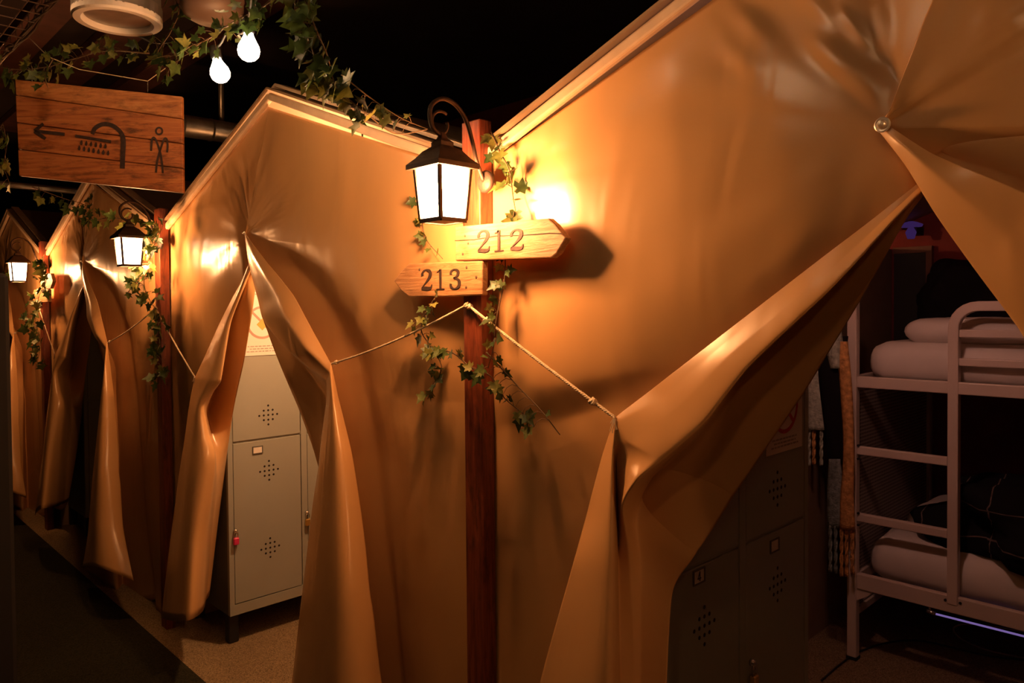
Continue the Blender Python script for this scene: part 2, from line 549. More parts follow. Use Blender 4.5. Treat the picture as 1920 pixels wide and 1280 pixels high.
# ================================================================== TENTS
def grid_sheet(name, rows, parent, mid=None, amp=0.004, su=7, sv=7, creases=None, seed=0.0, shift=None, lines=(), tie=8):
    """a sheet of tarpaulin through rows of (px, py[, off]) points"""
    W = [[P(p[0], p[1], p[2] if len(p) > 2 else 0.0) if not isinstance(p, Vector) else p for p in r] for r in rows]
    if shift is not None:
        W = [[p + shift for p in r] for r in W]
    LN = [(P(a[0], a[1]), P(b[0], b[1]), w, h) for a, b, w, h in lines]
    t_up = [.45, .45, .42, .36, .22, .14, .14, .16, .30, .10]
    t_lo = [.45, .45, .42, .36, .22, .14, .20, .34, .55, .10]
    if len(W[0]) == 11:
        t_up = [.45, .45, .42, .36, .22, .14, .14, .16, .20, .22, .10]
        t_lo = [.45, .45, .42, .36, .22, .20, .25, .25, .20, .50, .10]
    rr = [spl([tuple(p) for p in r], su, tens=t_lo if ri > tie + 1 else t_up) for ri, r in enumerate(W)]
    cols = list(zip(*rr))
    cc = [spl(c, sv, tens=[0.0 if q == 3 else (0.10 if q == tie else 0.34) for q in range(len(W))]) for c in cols]
    nv, nu = len(cc[0]), len(cc)
    verts, faces = [], []
    for j in range(nv):
        for i in range(nu):
            x, y, z = cc[i][j]
            q = Vector((x * 2.6 + seed, z * 1.1, 3.7))
            d = noise.noise(q) * 2.2 * amp + noise.noise(Vector((x * 7 + seed, z * 2.4, 9.1))) * amp
            edge = min(1.0, j / 4.0)
            d *= edge
            if creases:
                d += creases(x, z) * edge
            for a_, b_, w_, h_ in LN:
                ex, ez = b_.x - a_.x, b_.z - a_.z
                t_ = max(0.0, min(1.0, ((x - a_.x) * ex + (z - a_.z) * ez) / (ex * ex + ez * ez)))
                ds = math.hypot(x - a_.x - ex * t_, z - a_.z - ez * t_)
                if ds < 3 * w_:
                    d -= h_ * math.exp(-(ds / w_) ** 2) * (0.25 + 0.75 * math.sin(math.pi * (0.15 + 0.7 * t_)))
            verts.append((x, y + d, z))
    for j in range(nv - 1):
        for i in range(nu - 1):
            a = j * nu + i
            faces.append((a, a + 1, a + nu + 1, a + nu))
    o = build(name, verts, faces, 'canvas', parent, smooth=True)
    s = o.modifiers.new('thickness', 'SOLIDIFY'); s.thickness = 0.0022; s.offset = 0.0
    return o

def lerp_row(a, b, t):
    out = []
    for p, q in zip(a, b):
        p = tuple(p) + (0.0,) * (3 - len(p)); q = tuple(q) + (0.0,) * (3 - len(q))
        out.append(tuple(x + (y - x) * t for x, y in zip(p, q)))
    return out

def edge_row(a, b, ts):
    return [(a[0] + (b[0] - a[0]) * t, a[1] + (b[1] - a[1]) * t, 0.0) for t in ts]

TS = [0, .16, .31, .44, .53, .62, .71, .80, .90, 1.0]

# columns of every flap: 0-4 the sheet out from the post, 5 edge of the inner layer, 6 tucked under,
# 7 lower roll of the turned-back lapel, 8 lapel, 9 its free edge (pulled aside by the rope at the tie row)
# ---- tent A, left flap (right of the numbered post)
A0 = edge_row((893, 322), (1850, -372), TS)
A2 = [(893, 465), (1080, 415), (1280, 375), (1480, 335), (1700, 312, -.01), (1790, 300, -.03), (1786, 300, -.026), (1783, 300, -.022), (1779, 300, -.018), (1776, 300, -.015)]
AL = [A0, lerp_row(A0, A2, .34), lerp_row(A0, A2, .68), A2,
      [(893, 560), (1050, 535), (1250, 500), (1500, 445), (1690, 395, -0.012), (1706, 398, -0.025), (1672, 418, -0.020), (1683, 404, 0.020), (1673, 398, 0.012), (1662, 391, 0.009)],
      [(893, 650), (1030, 635), (1190, 608), (1370, 565), (1540, 530, -0.012), (1602, 580, -0.025), (1535, 562, -0.015), (1550, 548, 0.054), (1526, 534, 0.046), (1500, 516, 0.030)],
      [(893, 730), (1000, 725), (1110, 710), (1240, 685), (1400, 665, -0.012), (1505, 740, -0.025), (1385, 708, -0.015), (1403, 687, 0.076), (1368, 668, 0.068), (1330, 647, 0.045)],
      [(893, 800), (960, 800), (1040, 790), (1140, 765), (1300, 760, -0.012), (1424, 858, -0.022), (1300, 822, -0.013), (1320, 792, 0.092), (1268, 768, 0.084), (1220, 732, 0.060)],
      [(893, 870), (950, 870), (1020, 850), (1095, 825), (1230, 830, -0.012), (1376, 928, -0.020), (1225, 892, -0.010), (1240, 862, 0.101), (1188, 832, 0.093), (1154, 783, 0.090)],
      [(893, 920), (950, 925), (1030, 915), (1108, 890, -0.005), (1240, 900, -0.012), (1340, 985, -0.035), (1205, 930, -0.010), (1196, 897, 0.128), (1160, 868, 0.102), (1130, 855, 0.080)],
      [(893, 990), (955, 995), (1035, 985), (1112, 960, -0.005), (1220, 980, -0.012), (1300, 1045, -0.020), (1195, 985, 0.010), (1166, 948, 0.128), (1157, 950, 0.122), (1103, 960, 0.090)],
      [(893, 1080), (960, 1085), (1040, 1075), (1105, 1055, -0.010), (1200, 1060, -0.012), (1262, 1108, -0.010), (1205, 1072, 0.015), (1163, 1045, 0.085), (1154, 1060, 0.150), (1076, 1060, 0.135)],
      [(893, 1280), (960, 1285), (1030, 1285), (1085, 1280, -0.010), (1190, 1280, -0.012), (1250, 1290, 0.020), (1205, 1285, 0.030), (1166, 1280, 0.098), (1142, 1285, 0.176), (1014, 1285, 0.150)],
      [(893, 1600), (950, 1610), (1010, 1620), (1080, 1630, -0.010), (1180, 1630, -0.012), (1242, 1640, 0.030), (1210, 1640, 0.040), (1170, 1650, 0.105), (1132, 1650, 0.205), (955, 1600, 0.170)]]


# ---- tent B, right flap (left of the numbered post)
B0r = edge_row((893, 324), (503, 200), TS)
B2r = [(893, 500), (800, 490), (700, 475), (600, 462), (520, 452), (464, 441, .002), (462, 440, .005), (460, 440, .008), (460, 439, .011), (461, 438, .013)]
BR = [B0r, lerp_row(B0r, B2r, .34), lerp_row(B0r, B2r, .68), B2r,
      [(893, 560), (810, 552), (720, 540), (630, 520), (560, 503, -.03), (472, 493, -.01), (469, 491, .005), (467, 489, .02), (484, 489, .05), (500, 489, .042)],
      [(893, 605), (815, 600), (730, 588), (655, 575), (610, 563, -.025), (491, 562, -.01), (487, 561, .01), (486, 561, .03), (518, 556, .085), (548, 551, .065)],
      [(893, 645), (820, 640), (745, 630), (680, 615), (636, 605, -.028), (499, 605, -.01), (500, 606, .01), (496, 600, .05), (535, 598, .11), (572, 595, .08)],
      [(893, 690), (830, 688), (760, 680), (700, 660, 0.0), (660, 648, -.028), (517, 663, -.01), (560, 672, .02), (545, 661, .09), (572, 652, .13), (597, 640, .092)],
      [(893, 755), (835, 752), (775, 745), (712, 725, 0.0), (675, 700, -.022), (545, 730, 0.0), (610, 738, .02), (611, 713, .095), (618, 699, .118), (621, 683, .108)],
      [(893, 810), (838, 808), (780, 805), (722, 790, 0.0), (690, 775, -.022), (562, 770, 0.0), (620, 772, .02), (612, 757, .105), (624, 750, .14), (634, 742, .11)],
      [(893, 880), (845, 880), (790, 875), (730, 865, -.01), (702, 852, -.022), (592, 855, 0.0), (622, 855, .02), (599, 850, .115), (628, 850, .17), (660, 850, .118)],
      [(893, 970), (845, 970), (790, 968), (738, 960, -.01), (716, 955, -.022), (618, 955, .0), (632, 955, .03), (587, 955, .13), (630, 955, .195), (677, 955, .122)],
      [(893, 1120), (845, 1120), (790, 1115), (750, 1108, -.01), (735, 1100, -.022), (620, 1100, .0), (630, 1100, .04), (570, 1100, .15), (632, 1100, .225), (695, 1100, .13)],
      [(893, 1320), (845, 1320), (800, 1315), (768, 1308, -.01), (755, 1300, -.022), (630, 1300, .0), (630, 1300, .05), (546, 1290, .17), (632, 1295, .25), (720, 1300, .14)],
      [(893, 1600), (850, 1590), (810, 1560), (818, 1540, -.01), (800, 1515, -.02), (640, 1480, .0), (630, 1450, .06), (518, 1378, .18), (635, 1435, .265), (772, 1490, .135)]]

# ---- tent B, left flap (right of the second post)
B0l = edge_row((312, 428), (503, 200), TS)
B2l = [(311, 503), (338, 490), (370, 478), (410, 468), (450, 462), (482, 480, -.03), (480, 482, -.026), (478, 482, -.022), (476, 482, -.018), (474, 482, -.014)]
BL = [B0l, lerp_row(B0l, B2l, .34), lerp_row(B0l, B2l, .68), B2l,
      [(311, 560), (332, 557), (358, 553), (400, 546), (460, 540, -.02), (479, 537, -.075), (455, 546, -.05), (460, 532, .02), (455, 532, .03), (450, 533, .016)],
      [(311, 620), (327, 620), (345, 616), (375, 608), (430, 606, -.02), (466, 622, -.085), (424, 614, -.06), (433, 600, .06), (424, 599, .075), (415, 598, .042)],
      [(311, 680), (322, 680), (335, 677), (357, 669), (405, 667, -.02), (458, 674, -.088), (410, 674, -.05), (422, 656, .088), (406, 656, .11), (390, 655, .068)],
      [(311, 740), (320, 740), (330, 736), (346, 726), (385, 722, -.02), (449, 716, -.088), (398, 738, -.04), (412, 715, .115), (390, 712, .14), (366, 709, .105)],
      [(312, 800), (320, 802), (330, 798), (350, 790, -.01), (376, 778, -.02), (437, 775, -.085), (390, 778, -.02), (384, 758, .125), (372, 760, .15), (356, 760, .11)],
      [(313, 850), (321, 852), (332, 850), (350, 845, -.02), (370, 848, -.02), (428, 832, -.08), (402, 845, .0), (392, 810, .115), (368, 830, .165), (346, 830, .13)],
      [(313, 900), (321, 902), (332, 900), (350, 895, -.02), (368, 900, -.02), (421, 880, -.08), (406, 900, .02), (403, 860, .11), (364, 890, .185), (336, 890, .14)],
      [(315, 1010), (323, 1010), (334, 1005), (350, 1000, -.02), (366, 1002, -.02), (409, 970, -.05), (397, 1000, .05), (389, 1000, .13), (355, 1008, .215), (320, 1005, .16)],
      [(316, 1115), (324, 1118), (336, 1120), (350, 1125, -.02), (362, 1122, -.02), (393, 1115, .02), (387, 1125, .06), (381, 1145, .15), (348, 1164, .26), (303, 1158, .2)]]

def belly(rows, i0, i1, vals):
    for r in rows[i0:i1]:
        for k, o_ in vals.items():
            p = tuple(r[k]) + (0.0,) * (3 - len(r[k]))
            r[k] = (p[0], p[1], p[2] + o_)
# tent A's flap has one more column: the crest of the cone that hangs from the tie
for r in AL:
    a, b = [tuple(p) + (0.0,) * (3 - len(p)) for p in (r[8], r[9])]
    r.insert(9, tuple(x + (y - x) * .6 for x, y in zip(a, b)))
for ri, q7, q8, qa in ((8, (1240, 862, .112), (1178, 828, .104), (1157, 792, .096)), (9, (1197, 897, .128), (1157, 864, .066), (1149, 852, .104)),
                       (10, (1168, 948, .112), (1158, 952, .052), (1147, 955, .130)), (11, (1182, 1050, .05), (1161, 1056, .055), (1146, 1060, .155)),
                       (12, (1192, 1280, .04), (1165, 1282, .07), (1136, 1285, .20)), (13, (1196, 1650, .05), (1170, 1650, .08), (1125, 1650, .235))):
    AL[ri][7], AL[ri][8], AL[ri][9] = q7, q8, qa
for ri, o_ in ((5, -.055), (6, -.07), (7, -.075), (8, -.07), (9, -.05)):
    AL[ri][5] = (AL[ri][5][0], AL[ri][5][1], o_)
belly(AL, 1, 7, {1: .022, 2: .020, 3: .008})
belly(BR, 1, 8, {1: .015, 2: .015, 3: .006})

def radial(px, py, n, amp, seed, r0, r1, up=True):
    c = P(px, py)
    def f(x, z):
        dx, dz = x - c.x, z - c.z
        r = math.hypot(dx, dz)
        a = math.atan2(dz, dx)
        w = noise.noise(Vector((a * n + seed, r * 0.8, seed)))
        k = min(1, r / r0) * max(0.0, 1 - r / r1)
        if up: k *= 0.35 + 0.65 * max(0.0, math.sin(max(0.0, min(math.pi, a))))
        return w * amp * k
    return f

def roof_and_trim(t, xl, xc, xr, zv=CANVAS_H, zp=2.445, ridge=True):
    """two roof slopes of canvas running back, pale battens along the gable, corner joint at the peak"""
    for (a, b) in ((xl, xc), (xr, xc)):
        pa = Vector((a, D - 0.03, zv + 0.035)); pb = Vector((b, D - 0.03, zp + 0.035))
        nrm = Vector((-(pb - pa).z, 0, (pb - pa).x)).normalized()
        if nrm.z < 0: nrm = -nrm
        q = [pa, pb, pb + nrm * 0.008, pa + nrm * 0.008]
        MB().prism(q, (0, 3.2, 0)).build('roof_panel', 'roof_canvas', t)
        lo = Vector((a, D - 0.014, zv + 0.008)); hi = Vector((b, D - 0.014, zp + 0.008))
        bt = MB().bar(lo, hi, 0.022, 0.030, up=nrm).build('gable_batten', 'trim', t); bevel(bt, 0.006, 2)
        if not ridge: continue
        lo = Vector((a, D + 0.03, zv + 0.058)); hi = Vector((b, D + 0.03, zp + 0.058))
        bt = MB().bar(lo, hi, 0.05, 0.012, up=nrm).build('ridge_batten', 'trim', t)

def add_bolt(t, px, py, off, r=0.011):
    c = P(px, py, off)
    b = MB().lathe([(r, 0), (r, 0.003), (r * 0.86, 0.004), (r * 0.6, 0.0035), (r * 0.55, 0.008), (r * 0.4, 0.011), (0.0, 0.0118)], c, 18, Vector((0, -1, 0))).build('bolt', 'bolt', t)
    return b

PEAKA, PEAKB = POSTX + PITCHX / 2, POSTX - PITCHX / 2
tentA = thing('tent', (PEAKA, D, 0), 'tan tarpaulin tent nearest on the right, bunk bed showing through its open flap', 'tent', 'row of tarpaulin tents')
rA = radial(1655, 235, 4.0, 0.014, 2.3, 0.45, 1.5)
LA = [((1375, 10), (1440, 75), .016, 0.0042), ((1365, 85), (1425, 140), .020, 0.0036), ((1500, -20), (1565, 45), .016, 0.0042),
      ((1530, 80), (1640, 165), .024, 0.0066), ((1575, 15), (1625, 85), .010, 0.0036), ((1648, 10), (1655, 90), .014, 0.0024),
      ((1300, 420), (1640, 300), .05, -0.0024), ((1200, 470), (1600, 340), .06, 0.0024), ((1000, 560), (1100, 700), .03, 0.0024), ((1275, 420), (1285, 780), .012, 0.0012), ((1268, 60), (1275, 420), .012, 0.0009)]
LAR = [((1725, 0), (1740, 70), .012, 0.0036), ((1700, 160), (1830, 135), .008, 0.0018), ((1852, -10), (1862, 70), .010, 0.0048), ((1885, 0), (1915, 60), .013, 0.0060), ((1860, 150), (1920, 105), .012, 0.0048), ((1700, 262), (1760, 285), .012, 0.0018)]
LB = [((487, 215), (487, 400), .012, .004), ((515, 290), (535, 400), .02, .007), ((545, 340), (520, 440), .016, .006), ((500, 330), (505, 430), .012, -.005),
      ((640, 260), (650, 420), .03, .004), ((700, 520), (660, 640), .03, .006), ((640, 700), (665, 1000), .03, -.006), ((780, 800), (760, 1100), .03, .007), ((840, 700), (800, 1000), .03, .008), ((850, 850), (835, 1000), .02, -.008)]
LBL = [((352, 400), (430, 380), .02, .004), ((400, 330), (395, 420), .012, .005), ((425, 300), (440, 400), .012, .006), ((455, 290), (462, 400), .010, .006), ((375, 360), (372, 450), .010, .004), ((360, 560), (330, 700), .02, .006)]
fl = grid_sheet('front_flap', AL, tentA, amp=0.003, creases=rA, seed=1.0, sv=11, su=11, lines=LA)
add_bolt(tentA, 1655, 234, 0.028, 0.0135)

tentB = thing('tent', (PEAKB, D, 0), 'tan tarpaulin tent left of the 213 sign, lit grey lockers inside', 'tent', 'row of tarpaulin tents')
rB = radial(462, 440, 4.5, 0.022, 5.1, 0.22, 0.8)
flBR = grid_sheet('front_flap', BR, tentB, amp=0.003, creases=rB, seed=4.0, su=8, sv=8, lines=LB)
flBL = grid_sheet('front_flap', BL, tentB, amp=0.003, creases=rB, seed=4.0, su=8, sv=8, lines=LBL, tie=7)
add_bolt(tentB, 459, 437, 0.02, 0.007)
roof_and_trim(tentB, POSTX - PITCHX, PEAKB, POSTX)
# right flap of tent A: the same cut as its neighbour's
slitA = P(1655, 238, 0.012); slitB = P(460, 440, 0.012)
SH = Vector((slitA.x - slitB.x, -0.012, slitA.z - slitB.z))
AR = [[P(p[0], p[1], p[2] if len(p) > 2 else 0.0) + SH for p in r] for r in BR]
for ri, out, rid, orid in ((4, (1698, 308), (1745, 287), .028), (5, (1757, 402), (1840, 327), .045), (6, (1826, 498), (1935, 368), .06), (7, (1910, 610), (2050, 428), .075)):
    AR[ri][9] = P(rid[0], rid[1], orid)
    AR[ri][7] = P(out[0], out[1], .022)
    AR[ri][6] = P(out[0] + 3, out[1] + 2, .010)
    AR[ri][5] = P(out[0] + 8, out[1] + 2, -.006)
    AR[ri][8] = P((out[0] + rid[0]) / 2, (out[1] + rid[1]) / 2, orid * .5 + .022)
    AR[ri][4] = P(rid[0] + 25, rid[1] - 4, -.012)
    AR[ri][3] = P(rid[0] + 110, rid[1] - 20, .0)
for k, o_ in ((5, -.004), (6, .010), (7, .024)):
    AR[8][k] = P(2012, 742, o_)
grid_sheet('front_flap', AR, tentA, amp=0.003, creases=rA, seed=1.0, su=9, sv=9, lines=LAR)
roof_and_trim(tentA, POSTX, PEAKA, POSTX + PITCHX, ridge=False)
tentC = copy_tree(tentB, (-PITCHX, 0, 0))
tag(tentC, 'third tan tent of the row, dark open flap beside the ivy post', 'tent')
tentD = copy_tree(tentB, (-2 * PITCHX, 0, 0))
tag(tentD, 'farthest tan tent of the row at the left edge', 'tent')

# ================================================================== POSTS
pf = P(873, 1000, 0.055); pr = P(906, 1000, 0.055)
PW0, PW1 = pf.x, pr.x
PFRONT = D - 0.055
def make_post(label, top):
    t = MB().box((PW0, PFRONT, 0.0), (PW1, PFRONT + 0.045, top)).build('wooden_post', 'post')
    bevel(t, 0.003, 2)
    return tag(t, label, 'post', 'posts between the tents')
post1 = make_post('dark red wooden post carrying the 212 and 213 signs', P(890, 224, 0.055).z)
post0 = copy_tree(post1, (PITCHX + .06, 0, 0)); tag(post0, 'wooden post right of the nearest tent, beyond the picture', 'post')
post2 = copy_tree(post1, (-PITCHX, 0, 0)); tag(post2, 'wooden post wrapped in ivy between the second and third tent', 'post')
post3 = copy_tree(post1, (-2 * PITCHX, 0, -0.0)); tag(post3, 'farthest wooden post, under the small left lantern', 'post')

# ================================================================== LANTERNS
def make_lantern(base, label, bulbmat, watts):
    """base: centre of the bottom plate; bracket runs to +Y"""
    t = thing('wall_lantern', base, label, 'lantern', 'lanterns on the tent posts')
    B = Vector(base)
    hb, ht, H = 0.040, 0.050, 0.140
    def sq(h, z): return [B + Vector((sx * h, sy * h, z)) for sx, sy in ((-1, -1), (1, -1), (1, 1), (-1, 1))]
    lo, hi = sq(hb, 0.006), sq(ht, H)
    for i in range(4):
        j = (i + 1) % 4
        q = [lo[i], lo[j], hi[j], hi[i]]
        n = (q[1] - q[0]).cross(q[3] - q[0]).normalized()
        MB().prism([p + n * 0.0 for p in q], -n * 0.002).build('glass_pane', 'lantern_glass', t)
    for i in range(4):
        MB().bar(lo[i], hi[i], 0.0078, 0.0078, up=(1, 0.001, 0)).build('corner_bar', 'iron', t)
    m = MB()
    for i in range(4):
        m.bar(lo[i] - Vector((0, 0, 0.001)), lo[(i + 1) % 4] - Vector((0, 0, 0.001)), 0.009, 0.010)
    m.build('bottom_rail', 'iron', t)
    MB().prism([p * .74 + Vector((B.x, B.y, p.z)) * .26 + Vector((0, 0, -.004)) for p in lo], (0, 0, .003)).build('bottom_plate', 'iron', t)
    # roof: flared pyramid with thick eaves
    prof = [(0.066, H - 0.006), (0.066, H + 0.006), (0.050, H + 0.022), (0.036, H + 0.040), (0.020, H + 0.052), (0.020, H + 0.062), (0.010, H + 0.072), (0.006, H + 0.085)]
    v, f = [], []
    for h, z in [(0.046, H - 0.006)] + prof:
        v += sq(h, z)
    n = len(prof)
    for i in range(n):
        for k in range(4):
            f.append((i * 4 + k, i * 4 + (k + 1) % 4, i * 4 + 4 + (k + 1) % 4, i * 4 + 4 + k))
    f.append((3, 2, 1, 0)); f.append(tuple(range(n * 4, n * 4 + 4)))
    build('lantern_roof', v, f, 'iron', t)
    # scroll of the bracket: ring over the roof, arm over to the back plate
    pts = []
    cz = H + 0.125; r = 0.034
    for k in range(0, 15):
        a = math.radians(20 - k * 27)
        rr = r * (0.62 + 0.38 * k / 14)
        pts.append(B + Vector((0, math.cos(a) * rr - 0.004, cz - 0.016 + math.sin(a) * rr)))
    pts = pts[:13]
    MB().tube(spl([tuple(p) for p in pts], 3), 0.0042, 6).build('scroll', 'iron', t, smooth=True)
    arm = [B + Vector((0, y, H + z)) for y, z in ((-0.004, 0.078), (-0.034, 0.100), (-0.036, 0.145), (0.0, 0.172), (0.045, 0.165), (0.080, 0.130), (0.100, 0.080), (0.115, 0.03), (LARM - 0.01, -0.02))]
    MB().tube(spl([tuple(p) for p in arm], 5), 0.0058, 6).build('bracket_arm', 'iron', t, smooth=True)
    bp = MB().lathe([(0.0, 0), (0.024, 0.002), (0.030, 0.008), (0.030, 0.014), (0.0, 0.014)], B + Vector((0, LARM - 0.014, H - 0.02)), 20, Vector((0, 1, 0)))
    bp.build('back_plate', 'iron', t, smooth=True)
    MB().lathe([(0.0, 0.012), (0.012, 0.016), (0.021, 0.035), (0.022, 0.055), (0.012, 0.085), (0.010, 0.095), (0.0, 0.096)], B + Vector((0, 0, 0.018)), 14).build('bulb', bulbmat, t, smooth=True)
    lamp_light(t, B + Vector((0, 0, 0.066)), watts, WARM, 0.040)
    MB().lathe([(0.013, 0.110), (0.013, H - 0.004)], B, 12).build('bulb_socket', 'iron', t)
    return t

LBASE = P(831, 418, 0.205)
LARM = 0.205 - 0.055
lant1 = make_lantern(tuple(LBASE), 'black iron lantern lit on the post with the 212 sign', 'lantern_bulb', W_LANTERN)
lant0 = copy_tree(lant1, (PITCHX + .06, 0, 0)); tag(lant0, 'lit lantern on the post right of the nearest tent, beyond the picture', 'lantern')
for ch in lant0.children:
    if ch.type == 'LIGHT':
        ch.data = ch.data.copy(); ch.data.energy = W_LANTERN_RIGHT
lant2 = copy_tree(lant1, (-PITCHX, 0, -0.005)); tag(lant2, 'lit iron lantern on the ivy-wrapped second post', 'lantern')
lant3 = copy_tree(lant1, (-2 * PITCHX, 0, -0.01)); tag(lant3, 'small lit lantern on the farthest post at the left', 'lantern')
for l in (lant2, lant3):
    for ch in l.children:
        if ch.type == 'LIGHT':
            ch.data = ch.data.copy(); ch.data.energy = W_LANTERN_FAR

# ================================================================== ARROW SIGNS
def ribbon(pts, y0, depth):
    """pts: (x, z, width) -> flat raised stroke in the XZ plane"""
    mb = MB()
    p = spl(pts, 6, 0.5) if len(pts) > 2 else pts
    L, Rr = [], []
    for i, (x, z, w) in enumerate(p):
        a = p[max(0, i - 1)]; b = p[min(len(p) - 1, i + 1)]
        tx, tz = b[0] - a[0], b[1] - a[1]; l = math.hypot(tx, tz) or 1
        nx, nz = -tz / l, tx / l
        L.append(Vector((x + nx * w / 2, y0, z + nz * w / 2))); Rr.append(Vector((x - nx * w / 2, y0, z - nz * w / 2)))
    v, f = [], []
    for l, r in zip(L, Rr):
        v += [l, r, l + Vector((0, depth, 0)), r + Vector((0, depth, 0))]
    for i in range(len(L) - 1):
        a, b = i * 4, i * 4 + 4
        f += [(a, a + 1, b + 1, b), (a + 2, b + 2, b + 3, a + 3), (a, b, b + 2, a + 2), (a + 1, a + 3, b + 3, b + 1)]
    f += [(0, 2, 3, 1), (len(v) - 4, len(v) - 3, len(v) - 1, len(v) - 2)]
    mb.add(v, f)
    return mb

GL = {
    '2': [[(.10, .69, .17), (.09, .79, .13), (.17, .92, .08), (.30, .97, .07), (.44, .90, .15), (.48, .75, .19), (.42, .57, .15), (.28, .38, .08), (.15, .22, .05), (.08, .12, .05)],
          [(.05, .08, .10), (.20, .09, .15), (.36, .07, .15), (.50, .10, .11), (.55, .26, .03)]],
    '1': [[(.28, .97, .15), (.28, .5, .15), (.28, .03, .15)], [(.08, .84, .03), (.18, .88, .06), (.28, .94, .10)], [(.06, .025, .05), (.28, .025, .05), (.50, .025, .05)]],
    '3': [[(.10, .74, .15), (.11, .86, .11), (.20, .95, .07), (.32, .97, .07), (.44, .88, .14), (.45, .74, .17), (.36, .60, .09), (.22, .55, .05)],
          [(.22, .55, .05), (.40, .50, .09), (.51, .34, .18), (.48, .14, .16), (.32, .025, .06), (.18, .05, .08), (.09, .17, .15), (.10, .27, .13)]],
    '4': [[(.40, 1.0, .12), (.40, 0, .12)], [(.40, .98, .06), (.05, .32, .06)], [(.02, .28, .10), (.60, .28, .10)]],
}

def glyph(parent, ch, corner, h, w, y0, mat, dz=0.0, slope=0.0, depth=0.0015):
    mb = MB()
    for st in GL[ch]:
        q = [(corner.x + x * w / 0.56, corner.z + z * h + x * w / 0.56 * slope, ww * (h + w) * 0.62) for x, z, ww in st]
        r = ribbon(q, y0, depth)
        mb.add(r.v, r.f)
    return mb.build('digit', mat, parent)

def arrow_board(name, outline, off, thick, label):
    pts = [P(x, y, off) for x, y in outline]
    t = thing('arrow_sign', (sum(p.x for p in pts) / len(pts), D - off, min(p.z for p in pts)), label, 'sign', 'wooden arrow signs')
    b = MB().prism(pts, (0, thick, 0)).build('board', 'arrow', t)
    bevel(b, 0.0035, 2)
    return t

def nail(parent, px, py, off, r=0.0035):
    c = P(px, py, off)
    MB().lathe([(r, 0), (r * .9, .0012), (0, .0018)], c, 10, Vector((0, -1, 0))).build('nail', 'trim_dark', parent)

sg = arrow_board('arrow_sign', [(853, 425), (950, 416), (1028, 409), (1040, 420), (1061, 446), (1044, 475), (1034, 483), (950, 486), (854, 489)], 0.079, 0.022, 'arrow shaped board reading 212 pointing right')
for ch, x0, x1, yb, yt, m in (('2', 894, 918, 474, 430, 'ink'), ('1', 925, 946, 472, 429, 'ink_faded'), ('2', 955, 981, 470, 428, 'ink_faded')):
    a = P(x0, yb, 0.0795); b = P(x1, yt, 0.0795)
    glyph(sg, ch, a, b.z - a.z, b.x - a.x, D - 0.0805, m)
for q in ((872, 442), (868, 476), (878, 456)): nail(sg, q[0], q[1], 0.079)
c1 = [(853, 451), (890, 449), (930, 442), (980, 441), (1030, 437), (1052, 438)]
MB().tube([P(x, y, 0.0792) for x, y in c1], 0.0011, 5).build('crack', 'ink', sg)

sg = arrow_board('arrow_sign', [(738, 526), (752, 508), (766, 494), (835, 491), (904, 489), (904, 522), (904, 553), (830, 556), (766, 556), (752, 545)], 0.079, 0.022, 'arrow shaped board reading 213 pointing left')
for ch, x0, x1, yb, yt, m in (('2', 789, 810, 544, 504, 'ink'), ('1', 817, 835, 543, 503, 'ink'), ('3', 842, 863, 542, 503, 'ink')):
    a = P(x0, yb, 0.0795); b = P(x1, yt, 0.0795)
    glyph(sg, ch, a, b.z - a.z, b.x - a.x, D - 0.0805, m)
for q in ((875, 501), (893, 519), (874, 538), (787, 505)): nail(sg, q[0], q[1], 0.079, 0.004)

# blank boards far off on the third post
sg = arrow_board('arrow_sign', [(76, 513), (95, 512), (99, 527), (94, 541), (76, 542)], 0.079, 0.022, 'small pale board on the farthest post, right of its lantern')
sg = arrow_board('arrow_sign', [(58, 556), (64, 543), (90, 542), (90, 566), (64, 568)], 0.079, 0.022, 'small orange-lit board on the farthest post, below its lantern')

# ================================================================== ROPES
def rope(label, a, b, r=0.0036, sag=0.01, knots=(0.0, 0.9), group='ropes tying back the tent flaps'):
    a, b = Vector(a), Vector(b)
    t = thing('tie_rope', tuple(b), label, 'rope', group)
    L = (b - a).length
    n = int(L / 0.006)
    ax = (b - a).normalized(); s = ax.cross(Vector((0, 0, 1))).normalized(); u = s.cross(ax)
    mb = MB()
    for k in range(3):
        pts = []
        for i in range(n + 1):
            f = i / n
            c = a + (b - a) * f - Vector((0, 0, sag * 4 * f * (1 - f)))
            w = 2 * math.pi * (f * L / 0.022 + k / 3)
            pts.append(c + (s * math.cos(w) + u * math.sin(w)) * r * 0.55)
        mb.tube(pts, r * 0.62, 5)
    mb.build('cord', 'rope', t, smooth=True)
    for f in knots:
        c = a + (b - a) * f - Vector((0, 0, sag * 4 * f * (1 - f)))
        kb = MB()
        for j in range(2):
            pts = []
            for i in range(12):
                w = 2 * math.pi * i / 12
                pts.append(c + ax * (0.004 * math.sin(w * 2 + j) + (j - .5) * 0.006) + (s * math.cos(w) + u * math.sin(w)) * r * 1.5)
            kb.tube(pts, r * 0.75, 6, closed=True)
        kb.build('knot', 'rope', t, smooth=True)
    # frayed loop round the flap
    kb = MB()
    rnd = random.Random(int(abs(a.x) * 1000))
    for j in range(5):
        e = b + Vector((rnd.uniform(-.012, .012), rnd.uniform(-.01, 0), -rnd.uniform(.01, .035)))
        kb.tube([b + ax * -0.01, b + Vector((rnd.uniform(-.006, .006), -.004, 0)), e], 0.0013, 4)
    kb.build('frayed_end', 'rope', t)
    return t

